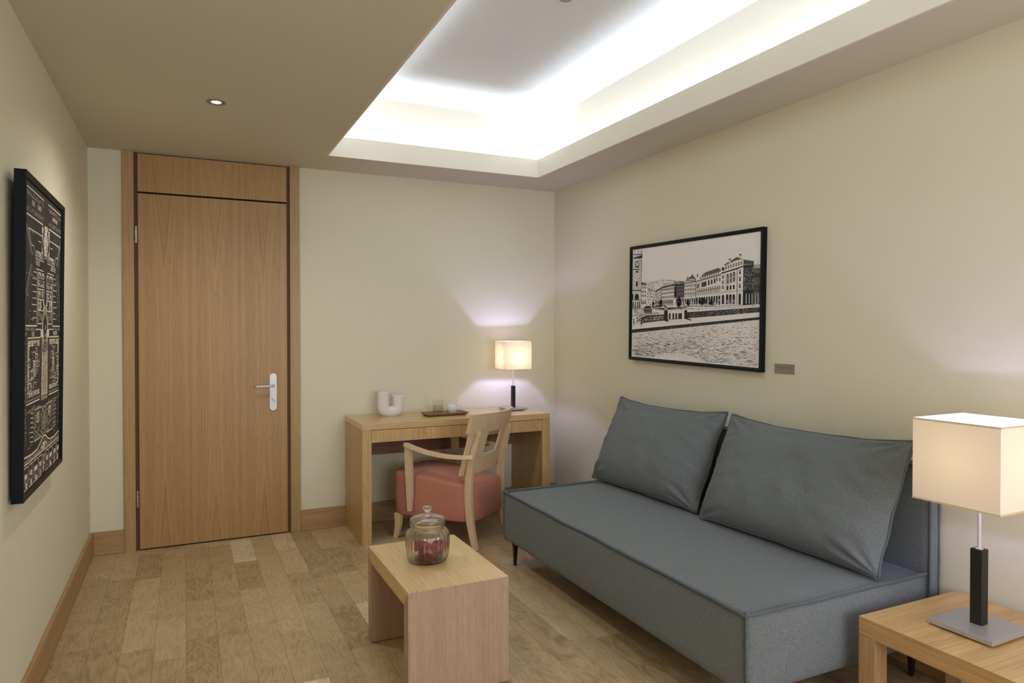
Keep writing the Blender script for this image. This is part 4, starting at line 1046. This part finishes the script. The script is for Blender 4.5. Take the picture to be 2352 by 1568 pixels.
for s in (-1, 1):
    X = lambda d: UC+s*d
    def rc(d0, y0, d1, y1, m=0, l=2): a, b = sorted((X(d0), X(d1))); Q.rect(a, y0, b, y1, m, l)
    def ln(pts, w_=.004, m=0, l=2): Q.line([(X(p[0]), p[1]) for p in pts], w_, m, l)
    def bl(d0, y0, d1, y1, dens=60): a, b = sorted((X(d0), X(d1))); block(a, y0, b, y1, dens)
    def bs(d0, y0, d1, y1, n_, m=0, l=3, **k): a, b = sorted((X(d0), X(d1))); busy(a, y0, b, y1, n_, m, l, **k)
    E_ = .52
    # upper street with lettering, title strip
    ln([(.06, .020), (E_, .020)], .004); bs(.06, .028, E_, .045, 90, 1); bs(.06, .078, E_, .096, 110, 1); ln([(.08, .108), (E_, .108)], .005)
    # hatched plots
    for k in range(16): d_ = .12+k*.026; ln([(d_, .112), (d_, .232)], .002, 2)
    ln([(.10, .150), (.42, .150)], .004); ln([(.10, .108), (.10, .232)], .004)
    for k in range(9): ln([(.30+k*.02, .150), (.30+k*.02, .160)], .003)
    ln([(.42, .150), (.36, .20), (.30, .20)], .004); ln([(.20, .175), (.12, .175)], .003)
    # diagonal avenues
    ln([(.52, .13), (.36, .232)], .004, 1); ln([(.50, .12), (.33, .232)], .004, 0); ln([(.33, .262), (.52, .44)], .004, 1); ln([(.36, .262), (.52, .41)], .004, 0); ln([(.29, .27), (.50, .47)], .003, 1)
    # shapes either side of the rhombus
    Q.poly([(X(.062), .118), (X(.105), .118), (X(.105), .172), (X(.085), .158)], 0, 2); Q.poly([(X(.105), .180), (X(.105), .232), (X(.050), .232), (X(.062), .212)], 0, 2); bs(.06, .118, .105, .232, 70, 3, a=.008, b=.006); Q.line([(X(.075), .165), (X(.030), .222), (X(0), .222)], .003, 0, 5); Q.line([(X(.075), .165), (X(.030), .120)], .003, 0, 5)
    bl(.055, .210, .25, .232, 50); rc(.05, .236, .26, .239); rc(.055, .270, .24, .2735)
    ln([(.26, .232), (.30, .20)], .003)
    # long blocks
    bl(.035, .280, .195, .330, 110); rc(.04, .302, .19, .306, 3, 5); rc(.110, .280, .116, .335, 3, 5)
    for a in (.055, .13): fr_(min(X(a), X(a+.045)), .294, max(X(a), X(a+.045)), .314, .004, 3, 6)
    for y0_, y1_ in ((.340, .372), (.376, .410), (.414, .452)):
        for d0 in (.035, .19): ln([(d0, y0_), (d0, y1_)], .008)
        rc(.035, y0_-.004, .195, y0_)
    bl(.05, .345, .10, .368, 14); bl(.125, .345, .175, .368, 14); bs(.04, .375, .19, .412, 90, 0); rc(.06, .376, .10, .410, 3, 4); bs(.06, .415, .18, .45, 50, 1)
    ln([(.035, .28), (.035, .458), (.20, .458), (.20, .28)], .004); ln([(.225, .27), (.225, .466)], .004)
    for k in range(8): ln([(.225, .285+k*.022), (.30+(k % 3)*.02, .285+k*.022)], .003)
    for k in range(9): d_ = .25+k*.028; ln([(d_, .32+.01*k), (d_, .466)], .002, 2)
    ln([(.21, .466), (E_, .466)], .005); bs(.22, .471, .50, .482, 90, 1)
    # street, lettered
    ln([(.115, .506), (.42, .506)], .004); ln([(.11, .478), (.24, .478)], .004)
    bs(.44, .47, .52, .80, 160, 1, a=.02, b=.006); bs(.43, .47, .46, .86, 50, 0, a=.01, b=.004)
    # big courts
    rc(.135, .515, .415, .535, 0); bs(.135, .515, .415, .535, 70, 3); rc(.385, .515, .415, .70, 0); bs(.385, .535, .415, .70, 40, 3); rc(.135, .685, .415, .702, 0); bs(.135, .68, .415, .702, 70, 3)
    for k in range(26): d_ = rnd(.14, .36); y_ = rnd(.54, .67); fr_(min(X(d_), X(d_+rnd(.02, .08))), y_, max(X(d_), X(d_+.05)), y_+rnd(.008, .03), .003, rnd(0, 1) > .5 and 1 or 0, 3)
    bl(.225, .585, .285, .640, 36); fr_(min(X(.125), X(.425)), .508, max(X(.125), X(.425)), .712, .004, 1)
    ln([(.125, .722), (.43, .722)], .005); bs(.12, .74, .42, .752, 70, 1)
    # parks
    fr_(min(X(.065), X(.24)), .752, max(X(.065), X(.24)), .858, .004, 0)
    for _ in range(130):
        d_ = rnd(.07, .235); y_ = rnd(.756, .855); Q.line([(X(d_), y_), (X(d_+rnd(-.02, .02)), y_+rnd(-.012, .012))], .0025, rnd(0, 1) > .5 and 1 or 0, 3)
    bl(.12, .765, .19, .80, 34); ln([(.27, .745), (.27, .86)], .004, 1)
    for k in range(7): ln([(.27, .76+k*.016), (.34, .755+k*.016)], .003); 
    # bowed road under the parks
    ln([(.0, .862), (.05, .866), (.10, .880), (.17, .892), (.30, .895), (E_, .888)], .006, 0); ln([(.0, .874), (.05, .878), (.10, .892), (.17, .904), (.30, .907), (E_, .902)], .004, 1)
    Q.poly([(X(.03), .882), (X(.09), .896), (X(.13), .908), (X(.03), .908)], 0, 2); bs(.03, .884, .13, .908, 30, 3)
    ln([(.0, .914), (E_, .914)], .005); bs(.05, .897, E_, .911, 160, 1)
    # lower blocks
    for d0, d1 in ((.055, .13), (.15, .25), (.275, .36), (.385, .47)):
        fr_(min(X(d0), X(d1)), .924, max(X(d0), X(d1)), .996, .004); rc(d0+.015, .945, d1-.012, .962); rc(d0+.02, .975, d1-.03, .992); bs(d0, .966, d1, .973, 24, 1)
    bs(.0, .92, .05, .99, 50, 1)
    rc(.05, .512, .085, .714, 0); bs(.05, .512, .085, .714, 60, 1)
for _ in range(150):       # small plots and courts in the outer quarters
    x = rnd(.02, .98); y = rnd(.29, .46) if rnd(0, 1) > .5 else rnd(.73, .87)
    if abs(x-UC) < .27: continue
    if rnd(0, 1) > .45: Q.line([(x, y), (x, y+rnd(.02, .06))], .003, 1 if rnd(0, 1) > .5 else 2, 2)
    else: Q.line([(x, y), (x+rnd(.02, .06), y)], .003, 1, 2)
for _ in range(120):
    x = rnd(.0, .97); y = rnd(.925, .99); Q.rect(x, y, x+rnd(.004, .02), y+rnd(.003, .012), rnd(0, 1) > .5 and 1 or 3, 4)
for _ in range(200):
    x = rnd(.05, .95); y = rnd(.515, .70)
    if abs(x-UC) > .14: Q.line([(x, y), (x+rnd(-.03, .03), y)] if rnd(0, 1) > .5 else [(x, y), (x, y+rnd(.005, .025))], .0035, rnd(0, 1) > .4 and 0 or 1, 4)
for k in range(14): Q.line([(.02+k*.017, .113), (.02+k*.017, .230)], .0025, 1 if k % 3 == 0 else 2, 2); Q.line([(.98-k*.017, .113), (.98-k*.017, .230)], .0025, 1 if k % 4 == 0 else 2, 2)
# axis pieces
Q.poly([(UC-.062, .165), (UC-.02, .122), (UC+.02, .122), (UC+.062, .165), (UC+.03, .215), (UC-.03, .215)], 0, 2)
for _ in range(60): x = UC+rnd(-.045, .045); y = rnd(.135, .205); Q.rect(x, y, x+rnd(.002, .01), y+rnd(.002, .01), 3, 3)
for _ in range(40): x = UC+rnd(-.045, .045); y = rnd(.105, .120); Q.rect(x, y, x+.012, y+.005, 0, 2)
Q.poly([(UC-.035, .39), (UC+.035, .39), (UC+.05, .42), (UC+.085, .455), (UC+.085, .73), (UC-.085, .73), (UC-.085, .455), (UC-.05, .42)], 1, 2)
Q.rect(UC-.115, .478, UC+.115, .506, 0, 3)
for rr_, m_ in ((1., 3), (.82, 0), (.5, 3), (.3, 0)):
    Q.poly([(UC+.05*rr_*math.cos(a), .47+.045*rr_*math.sin(a)) for a in [2*PI*k/24 for k in range(24)]], m_, int(9-rr_*4))
Q.line([(UC-.075, .43), (UC-.075, .712), (UC+.075, .712), (UC+.075, .43)], .005, 0, 4); busy(UC-.07, .52, UC+.07, .71, 160, 0, 4); busy(UC-.07, .52, UC+.07, .56, 60, 3, 5)
Q.rect(UC-.06, .713, UC+.06, .717, 3, 6)
Q.rect(UC-.05, .752, UC+.05, .858, 1, 2); busy(UC-.05, .752, UC+.05, .858, 70, 3, 3); Q.rect(UC-.012, .76, UC+.012, .85, 3, 4); Q.rect(UC-.004, .77, UC+.004, .84, 0, 5)
Q.rect(UC-.02, .884, UC+.02, .91, 0, 3); Q.rect(UC-.02, .93, UC+.02, .99, 0, 3); busy(UC-.02, .93, UC+.02, .99, 20, 3, 4)
Q.build('town_plan', [M_mapl, M_mapm, M_mapg, M_mapd], p1)
def maptext(s_, u, v, sz):
    p = mp_(u, v); text_mesh(s_, sz, M_mapl, p1, Matrix.Translation(p+Vector((0, -.001, 0))) @ Matrix.Rotation(math.radians(90), 4, 'X'))
maptext('RUE', .22, .062, .026); maptext('SAINT', .37, .062, .026); maptext('DEMETRIUS', .80, .062, .022)
maptext('PLACE', .34, .252, .026); maptext('ARISTOTE', .76, .252, .024)
maptext('RUE', .24, .494, .026); maptext('PHILIPPE', .84, .494, .024)

# ---------------------------------------------------------------- ceiling fittings
dl = thing('downlight', 'round recessed downlight lit in the ceiling in front of the door', 'light', (-2.464, -1.198, H))
bm = bmesh.new(); lathe(bm, [(.044, 0), (.0445, -.002), (.042, -.0035), (.026, -.0035), (.021, -.0015), (.021, -.0005)], 40)
obj('trim_ring', bm, M_rim, dl, smooth=False)
bm = bmesh.new(); lathe(bm, [(0, -.0016), (.0185, -.0016), (.0185, -.0004), (0, -.0004)], 32)
obj('lens', bm, emis('downlight_lens', (1, .98, .95), 30.), dl)
l = bpy.data.lights.new('downlight_beam', 'SPOT'); l.energy = 20; l.spot_size = math.radians(150); l.spot_blend = .8; l.shadow_soft_size = .018; l.color = (1, .97, .92)
lo_ = bpy.data.objects.new('downlight_beam', l); C.objects.link(lo_); lo_.location = (-2.464, -1.198, H-.012)
sd = thing('sprinkler_cover', 'round grey cover plate in the middle of the lit coffered ceiling', 'sprinkler', (-1.035, -1.985, H+HC))
bm = bmesh.new(); lathe(bm, [(0, 0), (.030, 0), (.031, -.004), (.028, -.008), (0, -.009)], 32)
obj('cover_disc', bm, M_spring, sd, smooth=False)
